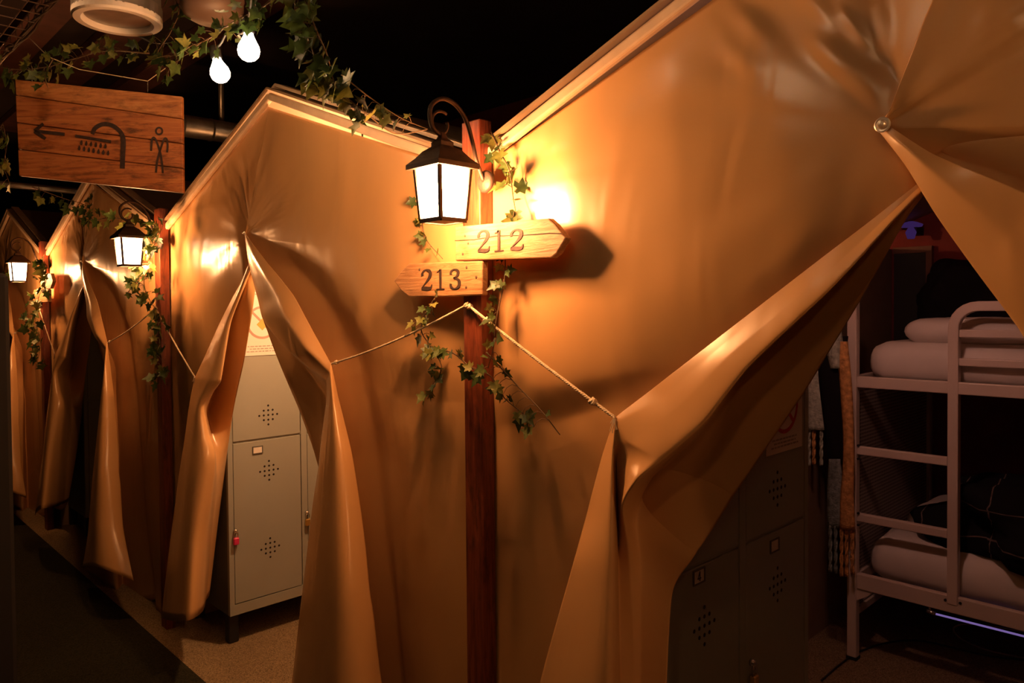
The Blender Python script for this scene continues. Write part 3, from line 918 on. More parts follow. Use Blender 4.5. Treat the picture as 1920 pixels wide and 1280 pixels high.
KN = P(876, 571, 0.064)
KN2 = KN + Vector((-PITCHX, 0, 0))
rope('cream rope from the 212 post to the flap of the nearest tent', KN, P(1152, 782, 0.094), 0.0042, 0.004, (0.02, 0.16, 0.88))
rp = rope('thin cream rope from the 213 post to the lit tent opening', KN, P(620, 682, 0.105), 0.0034, 0.014, (0.0, 0.95))
r2 = copy_tree(rp, (-PITCHX, 0, 0)); tag(r2, 'short rope from the ivy post to the third tent flap', 'rope')
r3 = copy_tree(rp, (-2 * PITCHX, 0, 0)); tag(r3, 'leftmost short rope at the farthest post', 'rope')
rp = rope('rope from the ivy post down to the left flap of the locker tent', KN2, P(366, 708, 0.105), 0.0034, 0.006, (0.0,))
r4 = copy_tree(rp, (-PITCHX, 0, 0)); tag(r4, 'rope from the farthest post to the dark tent opening', 'rope')

# ================================================================== LOCKERS
def locker(xf, y0, label, poster=None):
    """front in the plane X = xf, facing +X; two columns, two rows"""
    W2, Hb, Ht, dep = 0.80, 0.14, 1.82, 0.50
    y1 = y0 + W2
    t = thing('locker', (xf - dep / 2, (y0 + y1) / 2, 0), label, 'locker', 'metal lockers inside the tents')
    xb = xf - dep
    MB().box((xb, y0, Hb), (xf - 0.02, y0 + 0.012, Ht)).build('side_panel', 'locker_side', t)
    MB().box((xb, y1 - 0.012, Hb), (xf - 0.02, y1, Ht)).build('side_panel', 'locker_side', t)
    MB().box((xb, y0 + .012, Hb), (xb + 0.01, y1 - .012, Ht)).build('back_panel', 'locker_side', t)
    MB().box((xb + .01, y0 + .012, Ht - 0.012), (xf - 0.02, y1 - .012, Ht)).build('top_panel', 'locker', t)
    MB().box((xb + .01, y0 + .012, Hb), (xf - 0.02, y1 - .012, Hb + 0.012)).build('bottom_panel', 'locker', t)
    fr = MB()
    ym = (y0 + y1) / 2
    for a, b in ((y0, y0 + .024), (ym - .016, ym + .016), (y1 - .024, y1)):
        fr.box((xf - 0.02, a, Hb), (xf, b, Ht))
    for a, b in ((y0 + .024, ym - .016), (ym + .016, y1 - .024)):
        fr.box((xf - 0.02, a, Hb), (xf, b, Hb + 0.05)); fr.box((xf - 0.02, a, Ht - 0.04), (xf, b, Ht))
        fr.box((xf - 0.02, a, 0.970), (xf - .006, b, 0.990))
    fr.build('front_frame', 'locker', t)
    for a in (y0 + 0.002, y1 - 0.052):
        for x in (xf - 0.07, xb + 0.02):
            MB().box((x, a, 0.0), (x + 0.05, a + 0.05, Hb), 0.004).build('foot', 'black', t)
    doors = []
    for a, b in ((y0 + .0275, ym - .0195), (ym + .0195, y1 - .0275)):
        for z0, z1, holes in ((Hb + .054, .968, (.30, .80)), (.978, Ht - .044, (.14, .87))):
            d = MB().box((xf - 0.016, a, z0), (xf - 0.001, b, z1)).build('door', 'locker', t)
            bevel(d, 0.0015, 1)
            for h in holes:
                zc = z0 + (z1 - z0) * h; yc = (a + b) / 2 + 0.005
                hb = MB()
                for i in range(-2, 3):
                    for j in range(-2, 3):
                        if abs(i) + abs(j) <= 2:
                            hb.lathe([(0.0055, 0.0), (0.0055, 0.0006)], Vector((xf - 0.0012, yc + i * .0235, zc + j * .0235)), 8, Vector((1, 0, 0)))
                hb.build('vent_holes', 'hole', d)
            doors.append((d, a, b, z0, z1))
    return t, doors

def label_plate(door, xf, yc, zc, digit=None):
    o = MB().box((xf - .0005, yc - .022, zc - .015), (xf + .0015, yc + .022, zc + .015)).build('label_plate', 'paper', door)
    fr = MB()
    fr.box((xf - .0005, yc - .027, zc + .0155), (xf + .003, yc + .027, zc + .019)); fr.box((xf - .0005, yc - .027, zc - .019), (xf + .003, yc + .027, zc - .0155))
    fr.box((xf - .0005, yc - .027, zc - .015), (xf + .003, yc - .0225, zc + .015)); fr.box((xf - .0005, yc + .0225, zc - .015), (xf + .003, yc + .027, zc + .015))
    fr.build('label_frame', 'locker_side', door)
    if digit:
        mb = MB()
        for st in GL[digit]:
            p = spl(st, 2) if len(st) > 2 else st
            for (x0, z0, w0), (x1, z1, w1) in zip(p[:-1], p[1:]):
                mb.bar((xf + .002, yc + (x0 - .3) * .026, zc + (z0 - .5) * .024), (xf + .002, yc + (x1 - .3) * .026, zc + (z1 - .5) * .024), w0 * .03, .001, up=(1, 0, 0))
        mb.build('label_print', 'print_black', door)

def padlock(pos, body, label):
    p = Vector(pos)
    t = thing('padlock', tuple(p), label, 'padlock', 'padlocks on the lockers')
    b = MB().box((p.x + .004, p.y - .013, p.z), (p.x + .020, p.y + .013, p.z + .034), 0.003).build('lock_body', body, t)
    pts = [p + Vector((.012, -.009, .032)), p + Vector((.012, -.009, .050))] + [p + Vector((.012, -.009 * math.cos(w), .050 + .011 * math.sin(w))) for w in (0.5, 1.0, 1.57, 2.1, 2.6)] + [p + Vector((.012, .009, .050)), p + Vector((.012, .009, .032))]
    MB().tube(pts, 0.0028, 7).build('shackle', 'steel', t, smooth=True)
    MB().lathe([(.010, 0), (.010, .006), (.007, .012), (.003, .016), (0, .016)], p + Vector((0.001, 0, .066)), 12, Vector((1, 0, 0))).build('hasp', 'steel', t, smooth=True)

def poster(xf, y0, y1, z0, z1, label, sym):
    """printed safety notice on a locker door"""
    t = thing('notice_sheet', (xf, (y0 + y1) / 2, z0), label, 'notice', 'printed notices on the lockers')
    MB().box((xf, y0, z0), (xf + .0012, y1, z1)).build('paper', 'paper', t)
    w, h = y1 - y0, z1 - z0
    x = xf + .0014
    yc, zc = (y0 + y1) / 2, z0 + h * .45
    R = w * .37
    ring = MB()
    for i in range(40):
        a, b = 2 * math.pi * i / 40, 2 * math.pi * (i + 1) / 40
        q = [Vector((x, yc + math.cos(k) * r, zc + math.sin(k) * r)) for k, r in ((a, R), (b, R), (b, R * .86), (a, R * .86))]
        ring.prism(q, (.0005, 0, 0))
    ring.bar((x, yc - R * .62, zc + R * .62), (x, yc + R * .62, zc - R * .62), R * .14, .0006, up=(1, 0, 0))
    ring.build('prohibition_ring', 'print_red' if sym != 'faded' else 'print_faded', t)
    s = R * .36
    MB().prism([Vector((x, yc + a * s, zc - R * .12 + b * s)) for a, b in ((-1, 0), (0, -1), (1, 0), (0, 1))], (.0007, 0, 0)).build('diamond', 'print_orange' if sym == 'faded' else 'print_black', t)
    rnd = random.Random(int(z0 * 1000))
    ln = MB()
    for k, (fz, ff) in enumerate(((.93, .4), (.87, .7), (.83, .7), (.12, .7), (.085, .6), (.05, .75))):
        yy = yc - w * ff / 2
        while yy < yc + w * ff / 2:
            l = rnd.uniform(.008, .02)
            ln.prism([Vector((x, yy, z0 + h * fz)), Vector((x, min(yy + l, yc + w * ff / 2), z0 + h * fz)), Vector((x, min(yy + l, yc + w * ff / 2), z0 + h * fz + .005)), Vector((x, yy, z0 + h * fz + .005))], (.0005, 0, 0))
            yy += l + .005
    tag(ln.build('print_lines', 'print_grey', t), kind='stuff')
    return t
MT['print_faded'] = simple('print_faded', (0.50, 0.33, 0.28), 0.8)

XLB = -3.50
lkB, dB = locker(XLB, 1.50, 'grey metal locker lit inside the second tent, pink padlock on its door')
XLA = -1.0
lkA, dA = locker(XLA, 1.43, 'dark unlit metal locker inside the nearest tent beside the scarf')
q = PX(483, 843, XLB); label_plate(dB[0][0], XLB, q.y, q.z)
q = PX(1452, 1022, XLA); label_plate(dA[2][0], XLA, q.y, q.z)
q = PX(1310, 1080, XLA); label_plate(dA[0][0], XLA, q.y, q.z, '4')
q = PX(441, 1020, XLB); padlock((XLB, q.y, q.z), 'pink', 'pink padlock on the grey locker door')
q = PX(575, 984, XLB); padlock((XLB, q.y, q.z), 'brass', 'brass padlock on the right door of the lit locker')
q = PX(1407, 1285, XLA); padlock((XLA, q.y, q.z), 'brass', 'brass padlock low on the dark locker at the bottom edge')
a, b = PX(452, 668, XLB), PX(527, 664, XLB)
poster(XLB + .0005, a.y, b.y + .012, a.z, a.z + .36, 'pale notice with a faded ring on the lit locker', 'faded')
a, b = PX(1436, 856, XLA), PX(1503, 841, XLA)
poster(XLA + .0005, a.y, b.y, a.z, a.z + .30, 'notice with a red prohibition ring on the dark locker', 'red')
# the third tent's locker, just a dark edge between its flaps
locker(XLB - PITCHX, 1.50, 'dark locker edge in the opening of the third tent')

# ================================================================== BUNK BED
bx0, bx1, by0, by1 = -1.365, 0.62, 3.44, 4.50
lx = PX(1787, 800, 0)  # unused guard
bed = thing('bunk_bed', ((bx0 + bx1) / 2, (by0 + by1) / 2, 0), 'pale metal bunk bed with ladder inside the nearest tent', 'bed')
s = 0.042
for x, y in ((bx0, by0), (bx0, by1 - s), (bx1 - s, by0), (bx1 - s, by1 - s)):
    p_ = MB().box((x, y, 0.012), (x + s, y + s, 1.66)).build('corner_post', 'bed', bed); bevel(p_, 0.005, 2)
    MB().box((x - .002, y - .002, 0), (x + s + .002, y + s + .002, .014)).build('foot_cap', 'black', bed)
def zat(px, py, y):
    d = ray(px, py); return (CAM + d * (y / d.y))
ladx = zat(1786, 800, by0).x
def rail(name, z, h, y, xa, xb, w=0.03):
    r_ = MB().box((xa, y, z - h / 2), (xb, y + w, z + h / 2)).build(name, 'bed', bed); bevel(r_, 0.004, 2); return r_
ZU, ZL = zat(1640, 718, by0).z, zat(1640, 1098, by0).z
for y in (by0 + .004, by1 - s + .004):
    rail('side_rail', ZU, 0.05, y, bx0 + s, bx1 - s); rail('side_rail', ZL, 0.07, y, bx0 + s, bx1 - s)
for x in (bx0 + .006, bx1 - s + .006):
    for z in (ZU, ZL):
        r_ = MB().box((x, by0 + s, z - .025), (x + .03, by1 - s, z + .025)).build('end_rail', 'bed', bed); bevel(r_, 0.004, 2)
    r_ = MB().box((x, by0 + s, .20), (x + .03, by1 - s, .23)).build('end_rail', 'bed', bed)
    MB().box((x + .012, by0 + s, .23), (x + .018, by1 - s, ZU - .025)).build('perforated_panel', 'perf', bed)
# ladder post with the guard rail bent over its top
zt = zat(1850, 569, by0).z
gp = [(ladx, by0 + .02, ZL), (ladx, by0 + .02, zt - .10)]
for w in (15, 30, 45, 60, 75, 90):
    a = math.radians(w); gp.append((ladx + .09 - .09 * math.cos(a), by0 + .02, zt - .10 + .09 * math.sin(a)))
gp += [(0.1, by0 + .02, zt - .01), (bx1 - .1, by0 + .02, zt - .01)]
mb = MB()
for (q0, q1) in zip(gp[:-1], gp[1:]): pass
v, f = [], []
for i, p in enumerate(gp):
    p = Vector(p); t_ = (Vector(gp[min(i + 1, len(gp) - 1)]) - Vector(gp[max(i - 1, 0)])).normalized(); n_ = Vector((-t_.z, 0, t_.x))
    for a_, b_ in ((-1, -1), (1, -1), (1, 1), (-1, 1)): v.append(p + n_ * a_ * .020 + Vector((0, b_ * .020, 0)))
for i in range(len(gp) - 1):
    for k in range(4): f.append((i * 4 + k, i * 4 + (k + 1) % 4, i * 4 + 4 + (k + 1) % 4, i * 4 + 4 + k))
f += [(3, 2, 1, 0), tuple(range(len(v) - 4, len(v)))]
o = build('guard_frame', v, f, 'bed', bed); bevel(o, .004, 2)
for py in (626, 681):
    z = zat(1850, py, by0).z
    rail('guard_rail', z, 0.032, by0 + .006, ladx + .02, bx1 - .1, .026)
for py in (855, 986):
    z = zat(1690, py, by0).z
    rail('ladder_rung', z, 0.036, by0 + .004, bx0 + s, ladx - .02, .03)
MB().prism([(bx0 + s, by0 + .01, ZL - .035), (bx0 + s + .07, by0 + .01, ZL - .035), (bx0 + s + .045, by0 + .01, ZL - .06), (bx0 + s, by0 + .01, ZL - .09)], (0, .02, 0)).build('gusset', 'bed', bed)
for zz in (ZU, ZL):
    for i in range(7):
        x = bx0 + .12 + i * .27
        MB().box((x, by0 + .036, zz - .018), (x + .07, by1 - s, zz - .004)).build('bed_slat', 'bed', bed)
for px, py in ((1609, 835), (1609, 860), (1609, 962), (1609, 984), (1772, 1125), (1800, 1131)):
    c = zat(px, py, by0)
    MB().lathe([(.006, -.004), (.006, .002), (0, .003)], Vector((c.x, by0 if px < 1700 else by0 + .003, c.z)), 8, Vector((0, -1, 0))).build('screw', 'black', bed)

def soft_box(name, lo, hi, mat, label, cat, rx=0.06, amp=0.012, seed=0.0, nx=26, ny=14, nz=6, dent=0.0, group=None):
    """rounded, slightly lumpy cushion shape"""
    lo, hi = Vector(lo), Vector(hi); c = (lo + hi) / 2; h = (hi - lo) / 2
    verts, idx, faces = [], {}, []
    def pt(i, j, k):
        u = Vector((2 * i / nx - 1, 2 * j / ny - 1, 2 * k / nz - 1))
        p = Vector((u.x * h.x, u.y * h.y, u.z * h.z))
        q = Vector([max(-h[a] + rx, min(h[a] - rx, p[a])) if h[a] > rx else 0 for a in range(3)])
        d = p - q
        m = max(abs(d.x) / min(rx, h.x), abs(d.y) / min(rx, h.y), abs(d.z) / min(rx, h.z), 1e-6)
        if d.length > 1e-6:
            d = Vector([d[a] / min(rx, h[a]) for a in range(3)]); d = d.normalized() * m
            d = Vector([d[a] * min(rx, h[a]) for a in range(3)])
        w = c + q + d
        nn = noise.noise(Vector((w.x * 5 + seed, w.y * 5, w.z * 5))) + .5 * noise.noise(Vector((w.x * 13, w.y * 13 + seed, w.z * 13)))
        w += (w - c).normalized() * nn * amp
        if dent: w.z -= dent * (1 - u.x * u.x) * (1 - u.y * u.y) * max(0, u.z) * .3 - (0 if u.z < 0 else 0)
        return w
    def vid(i, j, k):
        if (i, j, k) not in idx:
            idx[(i, j, k)] = len(verts); verts.append(pt(i, j, k))
        return idx[(i, j, k)]
    for i in range(nx):
        for j in range(ny):
            faces.append((vid(i, j, 0), vid(i, j + 1, 0), vid(i + 1, j + 1, 0), vid(i + 1, j, 0)))
            faces.append((vid(i, j, nz), vid(i + 1, j, nz), vid(i + 1, j + 1, nz), vid(i, j + 1, nz)))
    for i in range(nx):
        for k in range(nz):
            faces.append((vid(i, 0, k), vid(i + 1, 0, k), vid(i + 1, 0, k + 1), vid(i, 0, k + 1)))
            faces.append((vid(i, ny, k), vid(i, ny, k + 1), vid(i + 1, ny, k + 1), vid(i + 1, ny, k)))
    for j in range(ny):
        for k in range(nz):
            faces.append((vid(0, j, k), vid(0, j, k + 1), vid(0, j + 1, k + 1), vid(0, j + 1, k)))
            faces.append((vid(nx, j, k), vid(nx, j + 1, k), vid(nx, j + 1, k + 1), vid(nx, j, k + 1)))
    o = build(name, verts, faces, mat, smooth=True)
    return tag(o, label, cat, group)

soft_box('mattress', (bx0 + .055, by0 + .05, ZU - .005), (bx1 - .05, by1 - .06, ZU + .18), 'sheet', 'upper bunk mattress under a white sheet', 'mattress', .08, .008, 1.0)
soft_box('mattress', (bx0 + .055, by0 + .05, ZL - .005), (bx1 - .05, by1 - .06, ZL + .20), 'sheet', 'lower bunk mattress under a white sheet', 'mattress', .09, .010, 2.0)
soft_box('pillow', (-1.17, by0 + .10, ZU + .165), (-.42, by0 + .66, ZU + .285), 'sheet', 'white pillow on the upper bunk', 'pillow', .09, .02, 3.0)
soft_box('pillow', (-1.22, by0 + .28, ZL + .18), (-.62, by0 + .78, ZL + .30), 'sheet', 'white pillow on the lower bunk behind the ladder', 'pillow', .09, .02, 4.0)
def blob(name, c, r, mat, label, cat, seed, amp=.35, flat=.0):
    """crumpled heap of cloth"""
    v, f = [], []; nu, nv_ = 48, 28
    for j in range(nv_ + 1):
        for i in range(nu):
            th = math.pi * j / nv_; ph = 2 * math.pi * i / nu
            d = Vector((math.sin(th) * math.cos(ph), math.sin(th) * math.sin(ph), math.cos(th)))
            q = d * 1.4 + Vector((seed, 0, 0))
            k = 1 + amp * noise.noise(q) + amp * .45 * abs(noise.noise(q * 2.3)) + amp * .2 * noise.noise(q * 5)
            p = Vector((d.x * r[0], d.y * r[1], d.z * r[2])) * k + Vector(c)
            if p.z < flat and p.y > by0 + .04: p.z = flat + (p.z - flat) * .08
            v.append(p)
    for j in range(nv_):
        for i in range(nu):
            f.append((j * nu + i, j * nu + nu + i, j * nu + nu + (i + 1) % nu, j * nu + (i + 1) % nu))
    o = build(name, v, f, mat, smooth=True); return tag(o, label, cat)
blob('blanket', (-.62, by0 + .30, ZL + .32), (.44, .30, .20), 'plaid', 'bunched dark plaid blanket on the lower bunk', 'blanket', 5.3, .42, ZL + .19)
soft_box('duvet', (-1.27, by0 + .48, ZU + .17), (-.66, by1 - .10, ZU + .55), 'dark_cloth', 'black bundle of bedding at the back of the upper bunk', 'bedding', .18, .06, 6.0, nx=30, ny=20, nz=12)
# dark framed board on the back wall above the bunk
fb = thing('framed_board', (-1.2, 4.58, 1.3), 'black board with a brown frame above the upper bunk', 'board')
x1_ = zat(1748, 480, 4.57).x; zt_ = zat(1720, 462, 4.57).z
MB().box((-1.55, 4.575, 1.35), (x1_ - .03, 4.598, zt_ - .035)).build('panel', 'black', fb)
MB().box((-1.55, 4.56, zt_ - .035), (x1_, 4.598, zt_)).build('frame_top', 'frame_brown', fb)
MB().box((x1_ - .03, 4.56, 1.35), (x1_, 4.598, zt_ - .035)).build('frame_side', 'frame_brown', fb)
# small purple lamp above it
c = zat(1708, 432, 4.45)
pl = thing('reading_lamp', (c.x, c.y, c.z - .05), 'small purple glowing lamp above the framed board', 'lamp')
MB().lathe([(.055, .02), (.06, .032), (.03, .045), (.012, .05), (0, .05)], c, 16).build('lamp_shade', 'led_lamp', pl, smooth=True)
MB().lathe([(.018, -.045), (.028, -.01), (.012, .02)], c, 12).build('lamp_stem', 'led_lamp', pl, smooth=True)
MB().box((c.x - .02, c.y + .03, c.z - .02), (c.x + .02, 4.598, c.z + .02)).build('lamp_mount', 'black', pl)
# purple light tube and cables under the bunk
tb = thing('light_tube', (-.4, by0 + .12, .2), 'thin purple light tube under the lower bunk', 'light tube')
a, b = zat(1752, 1150, by0 + .12), zat(2100, 1238, by0 + .12)
MB().tube([a, b], .0045, 8).build('tube', 'led', tb, smooth=True)
MB().tube([a + Vector((-.03, 0, .004)), a + Vector((.006, 0, 0))], .009, 8).build('end_cap', 'steel', tb, smooth=True)
MB().tube([zat(1745, 1147, by0 + .12), Vector((a.x - .03, by0 + .12, ZL - .03))], .004, 6).build('hook', 'steel', tb)
cab = spl([tuple(PZ(x, y, 0.006)) for x, y in ((1540, 1275), (1575, 1245), (1610, 1222), (1660, 1205), (1720, 1200), (1780, 1212), (1860, 1230), (1960, 1240))], 8)
o = MB().tube(cab, .004, 6).build('power_cable', 'black', smooth=True); tag(o, 'black cable lying on the floor beneath the bunk bed', 'cable')
cab = spl([tuple(p) for p in (PZ(1930, 1235, .02), PZ(1850, 1218, .05), PZ(1800, 1195, .10), PZ(1790, 1175, .16), PZ(1830, 1170, .2), PZ(1930, 1185, .2))], 8)
o = MB().tube(cab, .0035, 6).build('power_cable', 'wire', smooth=True); tag(o, 'looped pale cable hanging below the light tube', 'cable')

# ================================================================== SCARF on the bed post
YS = by0 - 0.045
sc_ = thing('scarf', tuple(zat(1575, 1080, YS)), 'fringed wool scarf hanging beside the bunk bed post', 'scarf')
def strip(outline_rows, mat, name='scarf_cloth', amp=.006, seed=0.):
    rows = []
    for (xl, xr, py, dy) in outline_rows:
        rows.append([zat(xl + (xr - xl) * k / 6, py, YS + dy - .012 * math.sin(k / 6 * math.pi)) for k in range(7)])
    cols = [spl([tuple(r[k]) for r in rows], 6) for k in range(7)]
    v, f = [], []
    n = len(cols[0])
    for j in range(n):
        for k in range(7):
            x, y, z = cols[k][j]; v.append((x, y + noise.noise(Vector((x * 30 + seed, z * 6, 1))) * amp, z))
    for j in range(n - 1):
        for k in range(6): f.append((j * 7 + k, j * 7 + k + 1, j * 7 + 8 + k, j * 7 + 7 + k))
    o = build(name, v, f, mat, sc_, smooth=True)
    m_ = o.modifiers.new('thickness', 'SOLIDIFY'); m_.thickness = .007
    return o
def tassel(px, py0, py1, mat, w=4.0, dy=0.):
    mb = MB()
    for k in range(2):
        pts = []
        for i in range(15):
            f_ = i / 14
            p = zat(px + 2.0 * math.sin(f_ * 12 + k * 3.14), py0 + (py1 - py0) * f_, YS + dy + .004 * math.cos(f_ * 12 + k * 3.14))
            pts.append(p)
        mb.tube(pts, .0052, 6)
    mb.build('tassel', mat, sc_, smooth=True)
strip([(1512, 1542, 640, .02), (1514, 1538, 700, .02), (1514, 1546, 760, .02), (1515, 1548, 806, .02)], 'wool_grey', seed=1)
strip([(1538, 1590, 630, 0.01), (1536, 1584, 700, .01), (1548, 1582, 800, .01), (1556, 1580, 870, .01)], 'dark_cloth', seed=2)
strip([(1568, 1588, 640, -.01), (1577, 1596, 720, -.01), (1583, 1600, 850, -.01), (1578, 1600, 930, -.01), (1576, 1602, 992, -.01)], 'wool_ochre', seed=3)
strip([(1556, 1574, 860, 0.0), (1553, 1580, 910, 0.), (1553, 1580, 990, 0.)], 'wool_teal', seed=4)
strip([(1556, 1576, 620, -.02), (1552, 1578, 655, -.02), (1558, 1574, 690, -.01)], 'wool_grey', name='scarf_knot', amp=.02, seed=5)
for x, a_, b_, m_ in ((1517, 800, 872, 'wool_grey'), (1526, 806, 870, 'wool_ochre'), (1540, 806, 872, 'wool_grey')): tassel(x, a_, b_, m_, dy=.02)
for x, a_, b_, m_ in ((1557, 985, 1072, 'wool_teal'), (1567, 985, 1075, 'wool_teal'), (1578, 988, 1080, 'wool_ochre'), (1587, 988, 1080, 'wool_ochre'), (1598, 988, 1076, 'wool_ochre')): tassel(x, a_, b_, m_, dy=-.008)

# ================================================================== HANGING SHOWER SIGN
TSG = 2.75
def S(px, py, dt=0.0): return PT(px, py, TSG - dt)
cor = [(28, 148), (341, 180), (343, 362), (36, 330)]
c0, c1_, c2_, c3_ = [S(*q) for q in cor]
sgn = thing('hanging_sign', tuple((c2_ + c3_) / 2), 'hanging wooden board with arrow, shower and standing figure', 'sign')
def bil(u, v):  # u right, v down
    return (c0 * (1 - u) + c1_ * u) * (1 - v) + (c3_ * (1 - u) + c2_ * u) * v
nrm = (c1_ - c0).cross(c3_ - c0).normalized()
if nrm.dot(CAM - c0) < 0: nrm = -nrm
cuts = [(0, 0), (.165, .235), (.45, .49), (.725, .745), (1, 1)]
for i in range(4):
    a0, a1 = cuts[i]; b0, b1 = cuts[i + 1]
    g = 0.004
    q = [bil(0, a0 + g), bil(1, a1 + g), bil(1, b1 - g), bil(0, b0 - g)]
    pk = MB().prism([p - nrm * 0.018 for p in q], nrm * (0.018 + 0.0015 * (i % 2)))
    o = pk.build('plank', 'plank_light' if i == 0 else 'plank', sgn); bevel(o, .002, 1)
MB().prism([bil(.006, .01) - nrm * .0182, bil(.994, .01) - nrm * .0182, bil(.994, .99) - nrm * .0182, bil(.006, .99) - nrm * .0182], -nrm * .006).build('gap_blocker', 'trim_dark', sgn)  # added dark sheet, stops light showing through the plank gaps
for u in (.12, .88):
    MB().prism([bil(u - .03, .05) - nrm * .0245, bil(u + .03, .05) - nrm * .0245, bil(u + .03, .95) - nrm * .0245, bil(u - .03, .95) - nrm * .0245], -nrm * .015).build('batten', 'plank', sgn)
def mark(name, strokes, parent=sgn):
    mb = MB()
    for st in strokes:
        p = spl([tuple(q) for q in st], 5) if len(st) > 2 else st
        L, Rr = [], []
        for i, (x, y, w) in enumerate(p):
            a_ = p[max(0, i - 1)]; b_ = p[min(len(p) - 1, i + 1)]
            tx, ty = b_[0] - a_[0], b_[1] - a_[1]; l = math.hypot(tx, ty) or 1
            nx, ny = -ty / l, tx / l
            L.append(S(x + nx * w / 2, y + ny * w / 2) + nrm * .0022); Rr.append(S(x - nx * w / 2, y - ny * w / 2) + nrm * .0022)
        v, f = [], []
        for l, r in zip(L, Rr): v += [l, r, l + nrm * .001, r + nrm * .001]
        for i in range(len(L) - 1):
            a_, b_ = i * 4, i * 4 + 4
            f += [(a_, b_, b_ + 1, a_ + 1), (a_ + 2, a_ + 3, b_ + 3, b_ + 2), (a_, a_ + 2, b_ + 2, b_), (a_ + 1, b_ + 1, b_ + 3, a_ + 3)]
        f += [(0, 1, 3, 2), (len(v) - 4, len(v) - 2, len(v) - 1, len(v) - 3)]
        mb.add(v, f)
    return mb.build(name, 'ink', parent)
mark('arrow_mark', [[(66, 246, 6), (122, 252, 6)], [(82, 232, 5), (66, 246, 7)], [(66, 246, 7), (86, 260, 5)]])
mark('shower_mark', [[(142, 255, 5.5), (209, 266, 5.5)],
                     [(174, 252, 7), (178, 242, 8), (188, 235, 8), (199, 233, 8), (212, 236, 8), (223, 244, 8), (230, 254, 8.5), (232, 268, 9), (231, 290, 9), (230, 316, 9)]])
dm = []
for k in range(6): dm.append([(154 + k * 9, 263 + k * 1.3, 1), (153.5 + k * 9, 268 + k * 1.3, 4.5), (153 + k * 9, 272 + k * 1.3, 3)])
for k in range(7): dm.append([(150 + k * 9, 273 + k * 1.6, 1), (149.5 + k * 9, 278 + k * 1.6, 4.5), (149 + k * 9, 282 + k * 1.6, 3)])
mark('water_drops_mark', dm)
hd = [(299 + 6 * math.cos(w), 246 + 6.3 * math.sin(w), 3.4) for w in [i * math.pi / 6 for i in range(13)]]
mark('figure_mark', [hd, [(284, 283, 3.6), (285, 268, 3.6), (287, 259, 3.6), (292, 261, 3.6), (300, 282, 3.8), (304, 304, 3.8), (306, 325, 4)],
                     [(314, 286, 3.6), (315, 272, 3.6), (313, 261, 3.6), (308, 262, 3.6), (300, 285, 3.8), (295, 305, 3.8), (293, 324, 4)]])
MB().tube([S(277, 152), S(277, 172)], .0016, 6).build('hook', 'steel', sgn)
MB().tube([S(60, 125), S(60, 153)], .0016, 6).build('hook', 'steel', sgn)
o = MB().tube([S(56, 72, -.2), S(90, 106), S(148, 130), S(277, 152), S(310, 128, -.1)], .0016, 6).build('hanging_wire', 'rope'); tag(o, 'thin cord the shower sign hangs from', 'cord')

# ================================================================== CEILING FITTINGS
def can(px, py, z, r, label, body='galv'):
    c = PZ(px, py, z)
    t = thing('ceiling_vent', tuple(c), label, 'vent')
    MB().lathe([(r * .985, .015), (r, .02), (r, .055), (r * .97, .06), (r * .97, 3.4 - z)], c, 40).build('vent_duct', body, t, smooth=False)
    MB().lathe([(r * .72, .032), (r * .74, .010), (r * .80, .0), (r * .96, .0), (r * 1.0, .006), (r * 1.0, .022), (r * .96, .03), (r * .72, .032)], c, 48).build('vent_ring', 'white_can', t)
    MB().lathe([(r * .74, .028), (r * .60, .036), (r * .55, .024), (r * .30, .020), (0, .018)], c, 40).build('vent_disc', 'white_can', t, smooth=True)
    return t
zc_ = 2.52
can(221, 42, zc_, 0.128, 'round white-rimmed metal vent hanging above the shower sign')
c = PZ(398, 28, 2.60)
t = thing('ceiling_lamp_shade', tuple(c), 'dim rounded metal shade half hidden by ivy at the top', 'lamp shade')
MB().lathe([(0.0, -.03), (.06, -.022), (.09, -.005), (.10, .02), (.10, .05), (.103, .052), (.103, .06), (.10, .062), (.10, .16), (.03, .19), (.012, .2), (.012, .8)], c, 32).build('shade', 'shade_brown', t, smooth=True)
# duct running back above the tents, with seams and a hanger rod
dx = -4.72
dz = PX(392, 243, dx).z
t = thing('air_duct', (dx, 2.4, dz), 'dark round duct behind the shower sign', 'duct')
MB().tube([(dx, 1.30, dz), (dx, 4.59, dz)], .068, 20).build('duct_pipe', 'galv', t, smooth=True)
for i in range(8):
    MB().tube([(dx, 1.40 + i * .18, dz), (dx, 1.412 + i * .18, dz)], .0715, 20).build('duct_seam', 'galv', t)
MB().tube([(dx, 2.02, dz + .06), (dx, 2.02, 3.4)], .018, 8).build('hanger_rod', 'galv', t, smooth=True)
# pipe at far left
p0, p1 = PX(-20, 347, -6.6), PX(132, 353, -6.6)
o = MB().tube([(p0.x, p0.y - .5, (p0.z + p1.z) / 2), (p0.x, p1.y + 1.2, (p0.z + p1.z) / 2)], .024, 12).build('metal_pipe', 'galv', smooth=True); tag(o, 'thin metal pipe left of the third tent peak', 'pipe')
